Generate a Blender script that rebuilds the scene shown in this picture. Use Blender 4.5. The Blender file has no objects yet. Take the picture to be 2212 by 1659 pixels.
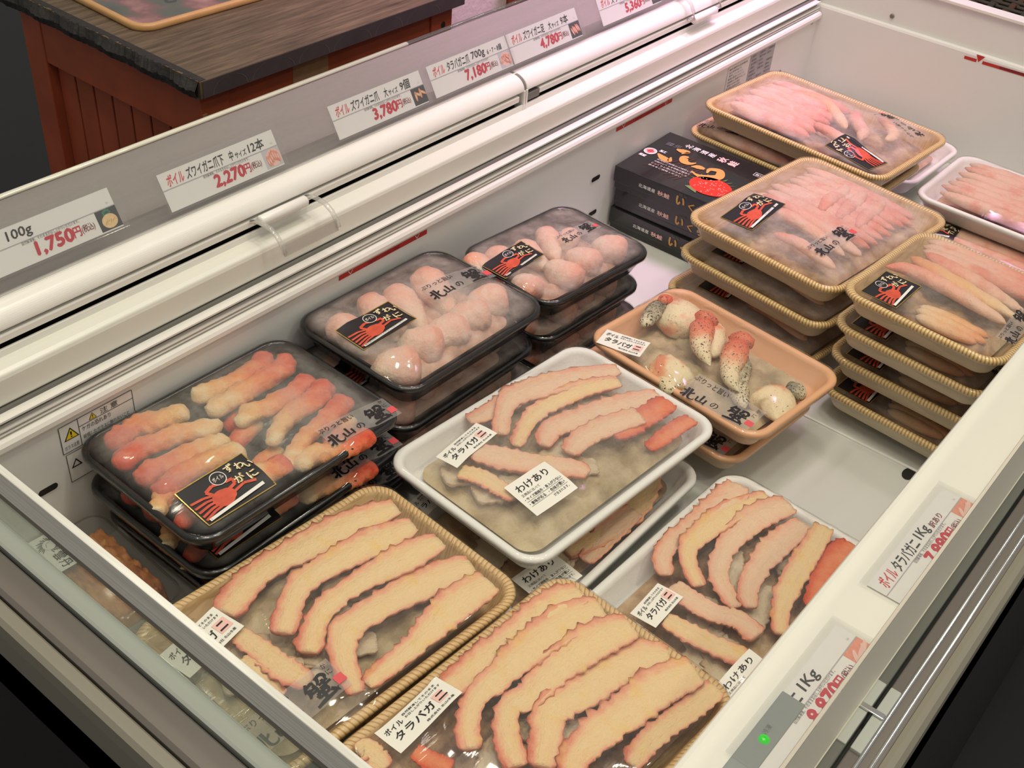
import bpy, math, random
import numpy as np
from mathutils import Vector, Matrix

SC = bpy.context.scene
COL = SC.collection
R = math.radians

# ---------------------------------------------------------------- camera, world, lights, exposure
cd = bpy.data.cameras.new('camera')
cam = bpy.data.objects.new('camera', cd)
COL.objects.link(cam)
cd.sensor_width = 36.0
cd.sensor_fit = 'HORIZONTAL'
cd.lens = 2514.0 / 2212.0 * 36.0
cd.clip_start = 0.02
cam.matrix_world = Matrix(((0.62871703, 0.44555249, -0.63733654, 0.0),
                           (-0.77429722, 0.43452858, -0.46005295, 0.0),
                           (0.0719632, 0.78273104, 0.61818558, 0.9),
                           (0, 0, 0, 1)))
SC.camera = cam

w = bpy.data.worlds.new('world')
SC.world = w
w.use_nodes = True
w.node_tree.nodes['Background'].inputs[0].default_value = (1.0, 0.97, 0.92, 1)
w.node_tree.nodes['Background'].inputs[1].default_value = 0.26


def lamp(name, loc, target, size, power, color, size_y=None):
    l = bpy.data.lights.new(name, 'AREA')
    l.energy = power
    l.color = color
    l.shape = 'RECTANGLE'
    l.size = size
    l.size_y = size_y or size
    o = bpy.data.objects.new(name, l)
    COL.objects.link(o)
    o.location = loc
    o.rotation_euler = (Vector(target) - Vector(loc)).to_track_quat('-Z', 'Y').to_euler()
    return o


WARM = (1.0, 0.92, 0.75)
for x, y, e in ((0.30, 0.55, 4.2), (0.75, -0.25, 4.6), (1.15, 0.65, 4.2), (0.70, 1.25, 3.4), (1.75, 0.05, 4.6), (0.0, -0.2, 3.0), (1.2, 2.1, 2.0), (-0.6, 0.5, 3.0), (0.9, -1.3, 8.0)):  # last two are added fill lamps for the metal cap and front faces
    lamp('ceiling_and_fill_spot', (x, y, 2.5), (x, y, 0), 0.15, e, WARM)
lamp('ceiling_light_main', (0.7, 0.2, 2.9), (0.8, 0.45, 0), 1.6, 12, WARM)
pl = bpy.data.lights.new('pink_spot', 'SPOT')
pl.energy = 230
pl.color = (1.0, 0.53, 0.93)
pl.spot_size = R(38)
pl.spot_blend = 1.0
pl.shadow_soft_size = 0.35
po = bpy.data.objects.new('pink_spot', pl)
COL.objects.link(po)
po.location = (2.1, 0.75, 2.5)
po.rotation_euler = (Vector((1.66, 1.02, 0.25)) - po.location).to_track_quat('-Z', 'Y').to_euler()
pw = bpy.data.objects.new('pink_wall_fill', pl.copy())  # added lamp, placed only to brighten the plaster between the stands
pw.data.energy = 34
COL.objects.link(pw)
pw.data.spot_size = R(30)
pw.location = (1.75, 0.62, 1.35)
pw.rotation_euler = (Vector((1.52, 1.26, 0.08)) - pw.location).to_track_quat('-Z', 'Y').to_euler()
SC.view_settings.view_transform = 'Standard'
SC.view_settings.look = 'None'
SC.view_settings.exposure = 0.32
SC.view_settings.gamma = 1.0
SC.view_settings.use_curve_mapping = False
SC.cycles.transparent_max_bounces = 24
SC.cycles.max_bounces = 8

# ---------------------------------------------------------------- materials
def newmat(name):
    m = bpy.data.materials.new(name)
    m.use_nodes = True
    nt = m.node_tree
    return m, nt, nt.nodes['Principled BSDF'], nt.nodes['Material Output']


def sset(b, **k):
    for n, v in k.items():
        n = n.replace('_', ' ')
        if n in b.inputs:
            b.inputs[n].default_value = v


def C4(c):
    return (c[0], c[1], c[2], 1)


def plain(name, col, rough=0.5, metal=0.0, coat=0.0, noise=0.0, nscale=40, bump=0.0, spec=0.5):
    m, nt, b, o = newmat(name)
    b.inputs['Base Color'].default_value = C4(col)
    sset(b, Roughness=rough, Metallic=metal)
    b.inputs['Specular IOR Level'].default_value = spec
    b.inputs['Coat Weight'].default_value = coat
    if noise or bump:
        tc = nt.nodes.new('ShaderNodeTexCoord')
        nz = nt.nodes.new('ShaderNodeTexNoise')
        nz.inputs['Scale'].default_value = nscale
        nz.inputs['Detail'].default_value = 4
        nt.links.new(tc.outputs['Object'], nz.inputs['Vector'])
        if noise:
            mx = nt.nodes.new('ShaderNodeMixRGB')
            mx.inputs[1].default_value = C4([c * (1 - noise) for c in col])
            mx.inputs[2].default_value = C4([min(1, c * (1 + noise)) for c in col])
            nt.links.new(nz.outputs['Fac'], mx.inputs[0])
            nt.links.new(mx.outputs[0], b.inputs['Base Color'])
        if bump:
            bp = nt.nodes.new('ShaderNodeBump')
            bp.inputs['Strength'].default_value = bump
            bp.inputs['Distance'].default_value = 0.003
            nt.links.new(nz.outputs['Fac'], bp.inputs['Height'])
            nt.links.new(bp.outputs[0], b.inputs['Normal'])
    return m


def ramp(nt, fac, stops):
    r = nt.nodes.new('ShaderNodeValToRGB')
    e = r.color_ramp.elements
    while len(e) < len(stops):
        e.new(0.5)
    for i, (p, c) in enumerate(stops):
        e[i].position = p
        e[i].color = C4(c)
    nt.links.new(fac, r.inputs[0])
    return r.outputs[0]


def math_(nt, op, a, b=None):
    n = nt.nodes.new('ShaderNodeMath')
    n.operation = op
    for i, v in enumerate((a, b)):
        if v is None:
            continue
        if hasattr(v, 'links'):
            nt.links.new(v, n.inputs[i])
        else:
            n.inputs[i].default_value = v
    return n.outputs[0]


def noise(nt, scale, detail=3, vec=None, mapscale=None, coord='Object', rough=0.5):
    if vec is None:
        tc = nt.nodes.new('ShaderNodeTexCoord')
        vec = tc.outputs[coord]
    if mapscale:
        mp = nt.nodes.new('ShaderNodeMapping')
        mp.inputs['Scale'].default_value = mapscale
        nt.links.new(vec, mp.inputs[0])
        vec = mp.outputs[0]
    n = nt.nodes.new('ShaderNodeTexNoise')
    n.inputs['Scale'].default_value = scale
    n.inputs['Detail'].default_value = detail
    n.inputs['Roughness'].default_value = rough
    nt.links.new(vec, n.inputs['Vector'])
    return n.outputs['Fac']


def mixc(nt, fac, a, b):
    m = nt.nodes.new('ShaderNodeMixRGB')
    for i, v in ((0, fac), (1, a), (2, b)):
        if hasattr(v, 'links'):
            nt.links.new(v, m.inputs[i])
        else:
            m.inputs[i].default_value = C4(v) if i else v
    return m.outputs[0]


def attr(nt, name):
    a = nt.nodes.new('ShaderNodeAttribute')
    a.attribute_name = name
    return a.outputs['Fac']


def bumpn(nt, b, h, strength=0.4, dist=0.002):
    bp = nt.nodes.new('ShaderNodeBump')
    bp.inputs['Strength'].default_value = strength
    bp.inputs['Distance'].default_value = dist
    nt.links.new(h, bp.inputs['Height'])
    nt.links.new(bp.outputs[0], b.inputs['Normal'])
    return bp


def flesh(name, stops, spot=None, spotfac=(0.52, 0.68), nscale=45, rough=0.3, amp=0.55, streak=None, specks=None, anat=False):
    """shellfish: colour follows the 'edge' attribute of the piece (its anatomy), mottled by noise"""
    m, nt, b, o = newmat(name)
    e = attr(nt, 'edge')
    vec = None
    if anat:
        cv = nt.nodes.new('ShaderNodeCombineXYZ')
        nt.links.new(attr(nt, 'along'), cv.inputs[0])
        nt.links.new(attr(nt, 'across'), cv.inputs[1])
        vec = cv.outputs[0]
    n1 = noise(nt, 1.0 if anat else nscale, 5, vec=vec, mapscale=(0.85, 2.2, 1) if anat else streak, rough=0.6)
    f = math_(nt, 'ADD', e, math_(nt, 'MULTIPLY', math_(nt, 'SUBTRACT', n1, 0.5), amp))
    c = ramp(nt, f, stops)
    if spot:
        n2 = noise(nt, 0.55 if anat else nscale * 0.55, 3, vec=vec)
        s = nt.nodes.new('ShaderNodeMapRange')
        s.inputs[1].default_value, s.inputs[2].default_value = spotfac
        s.inputs[4].default_value = 0.8
        nt.links.new(n2, s.inputs[0])
        c = mixc(nt, s.outputs[0], c, spot)
    if specks:
        n3 = noise(nt, 420, 1)
        s = nt.nodes.new('ShaderNodeMapRange')
        s.inputs[1].default_value, s.inputs[2].default_value = specks
        nt.links.new(n3, s.inputs[0])
        c = mixc(nt, s.outputs[0], c, (0.035, 0.03, 0.025))
    nt.links.new(c, b.inputs['Base Color'])
    sset(b, Roughness=rough)
    b.inputs['Specular IOR Level'].default_value = 0.22
    bumpn(nt, b, math_(nt, 'ADD', noise(nt, 150, 4, rough=0.65), math_(nt, 'MULTIPLY', noise(nt, 1.0, 3, vec=vec, mapscale=(2.0, 7.0, 1)), 0.5) if anat else 0.0), 0.8, 0.0022)
    return m


def schlick(nt, f0=0.04, normal=None, top=1.0):
    lw = nt.nodes.new('ShaderNodeLayerWeight')
    lw.inputs['Blend'].default_value = 0.5
    if normal is not None:
        nt.links.new(normal, lw.inputs['Normal'])
    p = math_(nt, 'POWER', lw.outputs['Facing'], 5.0)
    return math_(nt, 'ADD', math_(nt, 'MULTIPLY', p, top - f0), f0)


def film(name, frost=0.05, fcol=(0.85, 0.82, 0.78), wr=0.20, wscale=(25, 420, 25)):
    """stretched food wrap: clear, glossy, wrinkled, with frost on its inside"""
    m, nt, b, o = newmat(name)
    nt.nodes.remove(b)
    tr = nt.nodes.new('ShaderNodeBsdfTransparent')
    gl = nt.nodes.new('ShaderNodeBsdfGlossy')
    gl.inputs['Roughness'].default_value = 0.06
    df = nt.nodes.new('ShaderNodeBsdfDiffuse')
    df.inputs['Color'].default_value = C4(fcol)
    h1 = noise(nt, 1.0, 2, mapscale=wscale)
    mk = nt.nodes.new('ShaderNodeMapRange')
    mk.inputs[1].default_value, mk.inputs[2].default_value = 0.50, 0.66
    nt.links.new(noise(nt, 17, 2), mk.inputs[0])
    h = math_(nt, 'ADD', math_(nt, 'MULTIPLY', math_(nt, 'MULTIPLY', h1, mk.outputs[0]), 0.30), math_(nt, 'MULTIPLY', noise(nt, 14, 1), 0.45))
    bp = nt.nodes.new('ShaderNodeBump')
    bp.inputs['Strength'].default_value = wr
    bp.inputs['Distance'].default_value = 0.004
    nt.links.new(h, bp.inputs['Height'])
    nt.links.new(bp.outputs[0], gl.inputs['Normal'])
    fr = schlick(nt, 0.040, bp.outputs[0], 0.7)
    mr = nt.nodes.new('ShaderNodeMapRange')
    mr.inputs[1].default_value, mr.inputs[2].default_value = 0.3, 0.75
    mr.inputs[3].default_value = frost * 0.3
    mr.inputs[4].default_value = min(1.0, frost * 1.7)
    nt.links.new(noise(nt, 26, 5, rough=0.65), mr.inputs[0])
    m1 = nt.nodes.new('ShaderNodeMixShader')
    nt.links.new(math_(nt, 'MULTIPLY', mr.outputs[0], attr(nt, 'inner')), m1.inputs[0])
    nt.links.new(tr.outputs[0], m1.inputs[1])
    nt.links.new(df.outputs[0], m1.inputs[2])
    m2 = nt.nodes.new('ShaderNodeMixShader')
    nt.links.new(fr, m2.inputs[0])
    nt.links.new(m1.outputs[0], m2.inputs[1])
    nt.links.new(gl.outputs[0], m2.inputs[2])
    nt.links.new(m2.outputs[0], o.inputs[0])
    return m


def clear(name, tint=(0.97, 0.97, 0.96), haze=0.04, hcol=(0.8, 0.8, 0.78), rough=0.06, ior=1.5, trans=False, streak=None):
    m, nt, b, o = newmat(name)
    nt.nodes.remove(b)
    tr = nt.nodes.new('ShaderNodeBsdfTransparent')
    tr.inputs[0].default_value = C4(tint)
    df = nt.nodes.new('ShaderNodeBsdfDiffuse')
    df.inputs[0].default_value = C4(hcol)
    if trans:
        d1, t1 = df, nt.nodes.new('ShaderNodeBsdfTranslucent')
        t1.inputs[0].default_value = C4(hcol)
        df = nt.nodes.new('ShaderNodeMixShader')
        nt.links.new(d1.outputs[0], df.inputs[1])
        nt.links.new(t1.outputs[0], df.inputs[2])
    gl = nt.nodes.new('ShaderNodeBsdfGlossy')
    gl.inputs['Roughness'].default_value = rough
    m1 = nt.nodes.new('ShaderNodeMixShader')
    m1.inputs[0].default_value = haze
    if streak:
        mr = nt.nodes.new('ShaderNodeMapRange')
        mr.inputs[1].default_value, mr.inputs[2].default_value = 0.40, 0.72
        mr.inputs[3].default_value, mr.inputs[4].default_value = haze * 0.5, haze * 4.0
        nt.links.new(noise(nt, 1.0, 3, mapscale=streak), mr.inputs[0])
        nt.links.new(mr.outputs[0], m1.inputs[0])
    nt.links.new(tr.outputs[0], m1.inputs[1])
    nt.links.new(df.outputs[0], m1.inputs[2])
    fr = schlick(nt, ((ior - 1) / (ior + 1)) ** 2)
    m2 = nt.nodes.new('ShaderNodeMixShader')
    nt.links.new(fr, m2.inputs[0])
    nt.links.new(m1.outputs[0], m2.inputs[1])
    nt.links.new(gl.outputs[0], m2.inputs[2])
    nt.links.new(m2.outputs[0], o.inputs[0])
    return m


def ribbed(name, base, dark, period, slant=0.0, rough=0.45, width=0.5):
    """printed ribs across a tray rim; u runs round the rim (metres), v across it"""
    m, nt, b, o = newmat(name)
    uv = nt.nodes.new('ShaderNodeUVMap')
    uv.uv_map = 'UVMap'
    sp = nt.nodes.new('ShaderNodeSeparateXYZ')
    nt.links.new(uv.outputs[0], sp.inputs[0])
    u = math_(nt, 'ADD', sp.outputs[0], math_(nt, 'MULTIPLY', sp.outputs[1], slant))
    fr = math_(nt, 'FRACT', math_(nt, 'DIVIDE', u, period))
    tri = math_(nt, 'MULTIPLY', math_(nt, 'ABSOLUTE', math_(nt, 'SUBTRACT', fr, 0.5)), 2.0)
    c = ramp(nt, tri, [(max(0, width - 0.22), dark), (min(1, width + 0.2), base)])
    c = mixc(nt, math_(nt, 'MULTIPLY', noise(nt, 60, 2), 0.35), c, dark)
    nt.links.new(c, b.inputs['Base Color'])
    sset(b, Roughness=rough)
    bumpn(nt, b, tri, 0.6, 0.0008)
    return m


def woodprint(name, a, bcol, scale=(4, 55, 4), rough=0.45):
    m, nt, b, o = newmat(name)
    n = noise(nt, 2.2, 3, mapscale=scale)
    fr = math_(nt, 'FRACT', math_(nt, 'MULTIPLY', n, 7.0))
    c = ramp(nt, fr, [(0.0, bcol), (0.35, a), (0.8, a), (1.0, bcol)])
    nt.links.new(c, b.inputs['Base Color'])
    sset(b, Roughness=rough)
    return m


M = {}
M['liner'] = plain('white_liner', (0.79, 0.79, 0.76), 0.42)
M['floor_panel'] = plain('grey_white_floor_panel', (0.62, 0.63, 0.59), 0.35)
M['white'] = plain('white_plastic', (0.82, 0.80, 0.75), 0.28, coat=0.25)
M['cream'] = plain('cream_plastic', (0.78, 0.775, 0.70), 0.3, coat=0.2)
M['rim'] = plain('pale_green_grey_plastic', (0.55, 0.58, 0.52), 0.4)
M['taupe'] = plain('taupe_plastic', (0.175, 0.155, 0.135), 0.42)
M['taupe_light'] = plain('light_taupe_plastic', (0.255, 0.235, 0.185), 0.42)
M['greystrip'] = plain('dark_grey_green_strip', (0.17, 0.175, 0.15), 0.35)
M['blackgap'] = plain('black_rubber', (0.012, 0.012, 0.012), 0.5)
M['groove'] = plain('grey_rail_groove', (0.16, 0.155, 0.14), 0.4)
M['darkgroove'] = plain('dark_rail_groove', (0.010, 0.010, 0.010), 0.5)
M['panel_black'] = plain('black_side_panel', (0.012, 0.011, 0.010), 0.6)
M['chrome'] = plain('chrome', (0.75, 0.75, 0.76), 0.14, metal=1.0)
m, nt, b, o = newmat('brushed_aluminium')
g = noise(nt, 1.0, 4, mapscale=(60, 3.5, 700), rough=0.7)
nt.links.new(ramp(nt, g, [(0.3, (0.60, 0.59, 0.53)), (0.6, (0.90, 0.89, 0.82))]), b.inputs['Base Color'])
sset(b, Roughness=0.38, Metallic=0.08)
M['brushed'] = m
M['screw'] = plain('steel_screw', (0.30, 0.28, 0.27), 0.35, metal=0.8)
M['ledgrey'] = plain('grey_control_panel', (0.25, 0.28, 0.27), 0.45)
M['acrylic'] = clear('clear_acrylic', (0.86, 0.85, 0.85), 0.07, (0.62, 0.60, 0.56), streak=(1.6, 40, 60), trans=True)  # streaks of haze imitate reflections running along the acrylic
M['glass'] = clear('clear_glass', (0.83, 0.86, 0.82), 0.05, (0.7, 0.72, 0.68))
M['smoky'] = plain('frosted_beige_plastic', (0.88, 0.83, 0.70), 0.5, spec=0.15)
M['taupe_rear'] = plain('grey_beige_plastic', (0.36, 0.33, 0.30), 0.45)
M['sleeve'] = clear('clear_sleeve', (0.97, 0.97, 0.97), 0.03)
M['grip_clear'] = clear('clear_grip_plastic', (0.86, 0.85, 0.84), 0.42, (0.72, 0.68, 0.64), trans=True)
M['handle_clear'] = clear('clear_handle_plastic', (0.90, 0.90, 0.89), 0.26, (0.82, 0.80, 0.76), ior=1.7)
M['edge_shine'] = plain('acrylic_edge_highlight', (0.72, 0.70, 0.58), 0.12, coat=0.6)  # opaque pale tone paints the highlight along the acrylic edges
M['paper'] = plain('white_card', (0.80, 0.79, 0.76), 0.55)
M['label_white'] = plain('white_label', (0.84, 0.82, 0.74), 0.4, coat=0.2)
M['ink'] = plain('black_ink', (0.012, 0.010, 0.012), 0.4)
M['ink_grey'] = plain('grey_ink', (0.12, 0.12, 0.12), 0.5)
M['rule'] = plain('grey_rule', (0.42, 0.41, 0.42), 0.5)
M['ink_red'] = plain('red_ink', (0.68, 0.03, 0.04), 0.45)
M['ink_crimson'] = plain('crimson_ink', (0.56, 0.02, 0.045), 0.45)
M['ink_darkred'] = plain('dark_red_ink', (0.20, 0.015, 0.02), 0.45)
M['ink_white'] = plain('white_ink', (0.80, 0.78, 0.74), 0.45)
M['ink_pink'] = plain('pale_pink_ink', (0.85, 0.52, 0.46), 0.5)
M['red_tape'] = plain('red_sticker', (0.50, 0.03, 0.022), 0.4)
M['yellow'] = plain('warning_yellow', (0.80, 0.60, 0.02), 0.5)
M['gold'] = plain('gold_foil', (0.62, 0.43, 0.12), 0.22, metal=0.8)
M['gold_dark'] = plain('dark_gold_print', (0.17, 0.10, 0.015), 0.4)
M['gold_cream'] = plain('cream_gold_print', (0.82, 0.74, 0.50), 0.4)
M['gold_orange'] = plain('orange_gold_print', (0.62, 0.33, 0.09), 0.35)
M['crab_red'] = plain('printed_crab_red', (0.62, 0.085, 0.04), 0.4, noise=0.35, nscale=150)
M['seal'] = plain('red_seal', (0.70, 0.09, 0.10), 0.5)
M['clear_label'] = clear('clear_label', (0.95, 0.94, 0.93), 0.16, (0.9, 0.86, 0.84))
M['black_box'] = plain('black_carton', (0.014, 0.013, 0.015), 0.22, coat=0.3)
M['brown_print'] = plain('brown_smoke_print', (0.10, 0.035, 0.02), 0.35)
M['roe'] = plain('red_roe_print', (0.75, 0.03, 0.015), 0.25, noise=0.4, nscale=300)
M['leaf'] = plain('green_leaf_print', (0.16, 0.25, 0.08), 0.5)
M['plate_teal'] = plain('teal_print', (0.05, 0.22, 0.15), 0.5)
M['pic_dark'] = plain('dark_photo_ground', (0.05, 0.05, 0.055), 0.4)
M['pic_pale'] = plain('pale_photo_ground', (0.55, 0.56, 0.60), 0.4)
M['pic_coral'] = plain('coral_print', (0.78, 0.30, 0.20), 0.4, noise=0.3, nscale=300)
M['pic_cream'] = plain('cream_print', (0.80, 0.58, 0.30), 0.4, noise=0.25, nscale=300)
M['pic_pink'] = plain('pink_print', (0.85, 0.55, 0.48), 0.4)
M['wood_red'] = plain('red_painted_wood', (0.32, 0.068, 0.027), 0.45, noise=0.35, nscale=14, bump=0.15)
M['wood_scuff'] = plain('bare_scuffed_wood', (0.30, 0.17, 0.08), 0.6, noise=0.3, nscale=60)
M['wood_edge'] = plain('dark_board_edge', (0.055, 0.045, 0.045), 0.5, noise=0.3, nscale=30)
M['bark'] = plain('charred_board_edge', (0.02, 0.018, 0.016), 0.8, noise=0.6, nscale=90, bump=1.0)
M['grain_line'] = plain('pale_grain_line', (0.10, 0.09, 0.085), 0.6)
M['bamboo'] = plain('bamboo_frame', (0.55, 0.31, 0.12), 0.4, noise=0.2, nscale=30)
M['store_floor'] = plain('dark_store_floor', (0.010, 0.011, 0.011), 0.6, noise=0.2, nscale=6)
M['pink_wall'] = plain('white_plaster', (0.72, 0.62, 0.60), 0.8, bump=0.25, nscale=120)
M['wicker'] = plain('dark_wicker', (0.075, 0.055, 0.045), 0.6, noise=0.4, nscale=60)
M['wicker_red'] = plain('brown_wicker', (0.12, 0.05, 0.03), 0.6)
M['steel_dark'] = plain('dark_steel', (0.06, 0.06, 0.058), 0.4)
M['uni'] = flesh('sea_urchin', [(0.25, (0.34, 0.11, 0.035)), (0.6, (0.66, 0.27, 0.085)), (0.9, (0.74, 0.38, 0.15))], nscale=60, amp=0.9, rough=0.35)

# board top: dark brown grain running along the board
m, nt, b, o = newmat('dark_stained_board')
g = noise(nt, 3.0, 5, mapscale=(3, 40, 3), rough=0.7)
c = ramp(nt, g, [(0.3, (0.040, 0.027, 0.015)), (0.55, (0.115, 0.080, 0.045)), (0.75, (0.19, 0.135, 0.075))])
nt.links.new(c, b.inputs['Base Color'])
sset(b, Roughness=0.6)
bumpn(nt, b, g, 0.3, 0.002)
M['board'] = m
# photographic collage on the tabletop sign
m, nt, b, o = newmat('food_photo_print')
g = noise(nt, 9, 4)
c = ramp(nt, g, [(0.30, (0.03, 0.04, 0.025)), (0.45, (0.07, 0.08, 0.05)), (0.50, (0.20, 0.06, 0.06)), (0.58, (0.45, 0.20, 0.18)), (0.66, (0.45, 0.42, 0.46)), (0.75, (0.10, 0.06, 0.08))])
nt.links.new(c, b.inputs['Base Color'])
sset(b, Roughness=0.15)
M['collage'] = m

# trays
M['tray_black'] = plain('black_tray_plastic', (0.010, 0.010, 0.010), 0.18, noise=0.2, bump=0.06, nscale=200)
M['tray_white'] = plain('white_foam', (0.80, 0.79, 0.74), 0.55, bump=0.12, nscale=500)
M['tray_peach'] = plain('peach_foam', (0.72, 0.40, 0.21), 0.42, noise=0.06, nscale=20)
M['tray_peach_out'] = plain('peach_foam_side', (0.74, 0.52, 0.36), 0.5)
M['tray_cream_out'] = plain('cream_foam_side', (0.70, 0.60, 0.45), 0.5, bump=0.1, nscale=400)
M['rib_yellow'] = ribbed('yellow_ribbed_print', (0.82, 0.66, 0.36), (0.46, 0.24, 0.045), 0.0042, 0.0, width=0.42)
M['grain_yellow'] = woodprint('yellow_grain_print', (0.56, 0.36, 0.14), (0.44, 0.26, 0.085))
M['rib_wood'] = ribbed('wood_ribbed_print', (0.76, 0.54, 0.27), (0.40, 0.22, 0.07), 0.0050, 0.35, width=0.25)
M['grain_wood'] = woodprint('pale_wood_print', (0.62, 0.42, 0.19), (0.45, 0.27, 0.09))
STYLE = {
    'black': ('tray_black', 'tray_black', 'tray_black'),
    'white': ('tray_white', 'tray_white', 'tray_white'),
    'peach': ('tray_peach_out', 'tray_peach', 'tray_peach'),
    'yellow': ('tray_cream_out', 'rib_yellow', 'grain_yellow'),
    'wood': ('tray_cream_out', 'rib_wood', 'grain_wood'),
}
# shellfish
M['king'] = flesh('king_crab_meat', [(0.0, (0.78, 0.58, 0.31)), (0.32, (0.78, 0.53, 0.28)), (0.50, (0.78, 0.42, 0.25)), (0.72, (0.72, 0.30, 0.18)), (1.0, (0.60, 0.17, 0.10))], spot=(0.78, 0.52, 0.16), spotfac=(0.56, 0.78), amp=0.75, anat=True)
M['king_pink'] = flesh('pink_king_crab_meat', [(0.0, (0.76, 0.54, 0.36)), (0.30, (0.76, 0.48, 0.32)), (0.60, (0.74, 0.38, 0.25)), (1.0, (0.66, 0.22, 0.13))], spot=(0.74, 0.50, 0.28), spotfac=(0.54, 0.75), amp=0.8, anat=True)
M['king_pale'] = flesh('pale_crab_meat', [(0.0, (0.60, 0.50, 0.34)), (0.5, (0.56, 0.44, 0.28)), (1.0, (0.44, 0.28, 0.17))], spot=(0.66, 0.60, 0.46), spotfac=(0.5, 0.75), amp=0.8, anat=True)
M['king_red'] = flesh('red_crab_shell', [(0.0, (0.74, 0.24, 0.10)), (0.4, (0.66, 0.12, 0.045)), (1.0, (0.50, 0.05, 0.02))], nscale=70, rough=0.3, amp=0.9)
M['bed'] = flesh('crab_shell_bed', [(0.2, (0.19, 0.10, 0.055)), (0.5, (0.40, 0.25, 0.13)), (0.8, (0.56, 0.42, 0.24))], nscale=30, amp=1.5)
M['bed_pale'] = flesh('pale_crab_bed', [(0.2, (0.30, 0.23, 0.13)), (0.5, (0.48, 0.38, 0.22)), (0.8, (0.60, 0.50, 0.32))], nscale=24, amp=1.3)
M['bed_pink'] = flesh('pink_crab_bed', [(0.2, (0.38, 0.18, 0.10)), (0.5, (0.60, 0.34, 0.22)), (0.8, (0.66, 0.44, 0.30))], nscale=30, amp=1.3)
M['stick'] = flesh('red_crab_stick', [(0.0, (0.60, 0.07, 0.035)), (0.25, (0.68, 0.15, 0.07)), (0.55, (0.74, 0.29, 0.11)), (0.82, (0.76, 0.46, 0.20)), (1.0, (0.76, 0.60, 0.36))], nscale=75, amp=0.85, rough=0.4)
M['shoulder'] = flesh('crab_shoulder_meat', [(0.0, (0.74, 0.27, 0.16)), (0.3, (0.78, 0.42, 0.30)), (0.6, (0.77, 0.54, 0.41)), (1.0, (0.70, 0.56, 0.38))], spot=(0.76, 0.30, 0.18), spotfac=(0.54, 0.72), nscale=70, amp=0.9, rough=0.4)
M['snow'] = flesh('snow_crab_leg', [(0.0, (0.70, 0.22, 0.14)), (0.4, (0.76, 0.38, 0.27)), (0.8, (0.74, 0.47, 0.34)), (1.0, (0.68, 0.44, 0.30))], spot=(0.68, 0.19, 0.10), spotfac=(0.53, 0.70), nscale=55, amp=0.9, streak=(1, 1, 1), rough=0.4)
M['snow_orange'] = flesh('orange_crab_leg', [(0.0, (0.70, 0.26, 0.10)), (0.5, (0.74, 0.42, 0.19)), (1.0, (0.76, 0.56, 0.34))], nscale=60, amp=0.9, rough=0.35)
M['claw'] = flesh('claw_shell', [(0.0, (0.66, 0.10, 0.04)), (0.22, (0.74, 0.26, 0.12)), (0.42, (0.78, 0.60, 0.36)), (1.0, (0.74, 0.66, 0.42))], nscale=42, amp=1.1, spot=(0.74, 0.19, 0.07), spotfac=(0.50, 0.60), specks=(0.70, 0.75))
M['claw_dark'] = flesh('claw_finger', [(0.0, (0.60, 0.08, 0.04)), (0.35, (0.72, 0.22, 0.10)), (0.6, (0.76, 0.62, 0.38)), (1.0, (0.60, 0.54, 0.34))], nscale=70, amp=0.5, specks=(0.62, 0.67))
M['claw_speck'] = flesh('speckled_claw_hair', [(0.0, (0.10, 0.09, 0.06)), (0.5, (0.34, 0.30, 0.18)), (1.0, (0.66, 0.58, 0.38))], nscale=160, amp=1.6, specks=(0.58, 0.62))
M['film_clear'] = film('clear_wrap', 0.05, wr=0.26)
M['film_mist'] = film('misted_wrap', 0.13, (0.86, 0.78, 0.70))
M['film_frost'] = film('frosted_wrap', 0.27, (0.82, 0.70, 0.64))
M['film_dark'] = film('frosted_wrap_on_black', 0.20, (0.70, 0.66, 0.60), wr=0.22)

# ---------------------------------------------------------------- builders
def tag(o, label=None, cat=None, group=None, kind=None):
    for k, v in (('label', label), ('category', cat), ('group', group), ('kind', kind)):
        if v:
            o[k] = v
    return o


def empty(name, label, cat, loc=(0, 0, 0), rot=(0, 0, 0), group=None):
    o = bpy.data.objects.new(name, None)
    COL.objects.link(o)
    o.location = loc
    o.rotation_euler = rot
    o.empty_display_size = 0.02
    return tag(o, label, cat, group)


def mesh(name, verts, faces, mats, parent=None, smooth=False, fmat=None, uv=None, attrs=None):
    me = bpy.data.meshes.new(name)
    me.from_pydata([tuple(map(float, v)) for v in verts], [], [tuple(map(int, f)) for f in faces])
    for mm in (mats if isinstance(mats, (list, tuple)) else [mats]):
        me.materials.append(M[mm] if isinstance(mm, str) else mm)
    if fmat is not None:
        me.polygons.foreach_set('material_index', list(fmat))
    if smooth:
        me.polygons.foreach_set('use_smooth', [True] * len(me.polygons))
    if uv is not None:
        l = me.uv_layers.new(name='UVMap')
        vi = np.empty(len(me.loops), dtype=np.int32)
        me.loops.foreach_get('vertex_index', vi)
        l.data.foreach_set('uv', np.asarray(uv, dtype=np.float32)[vi].ravel())
    if attrs:
        for k, a in attrs.items():
            at = me.attributes.new(k, 'FLOAT', 'POINT')
            at.data.foreach_set('value', np.asarray(a, dtype=np.float32))
    o = bpy.data.objects.new(name, me)
    COL.objects.link(o)
    if parent is not None:
        o.parent = parent
    return o


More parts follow.
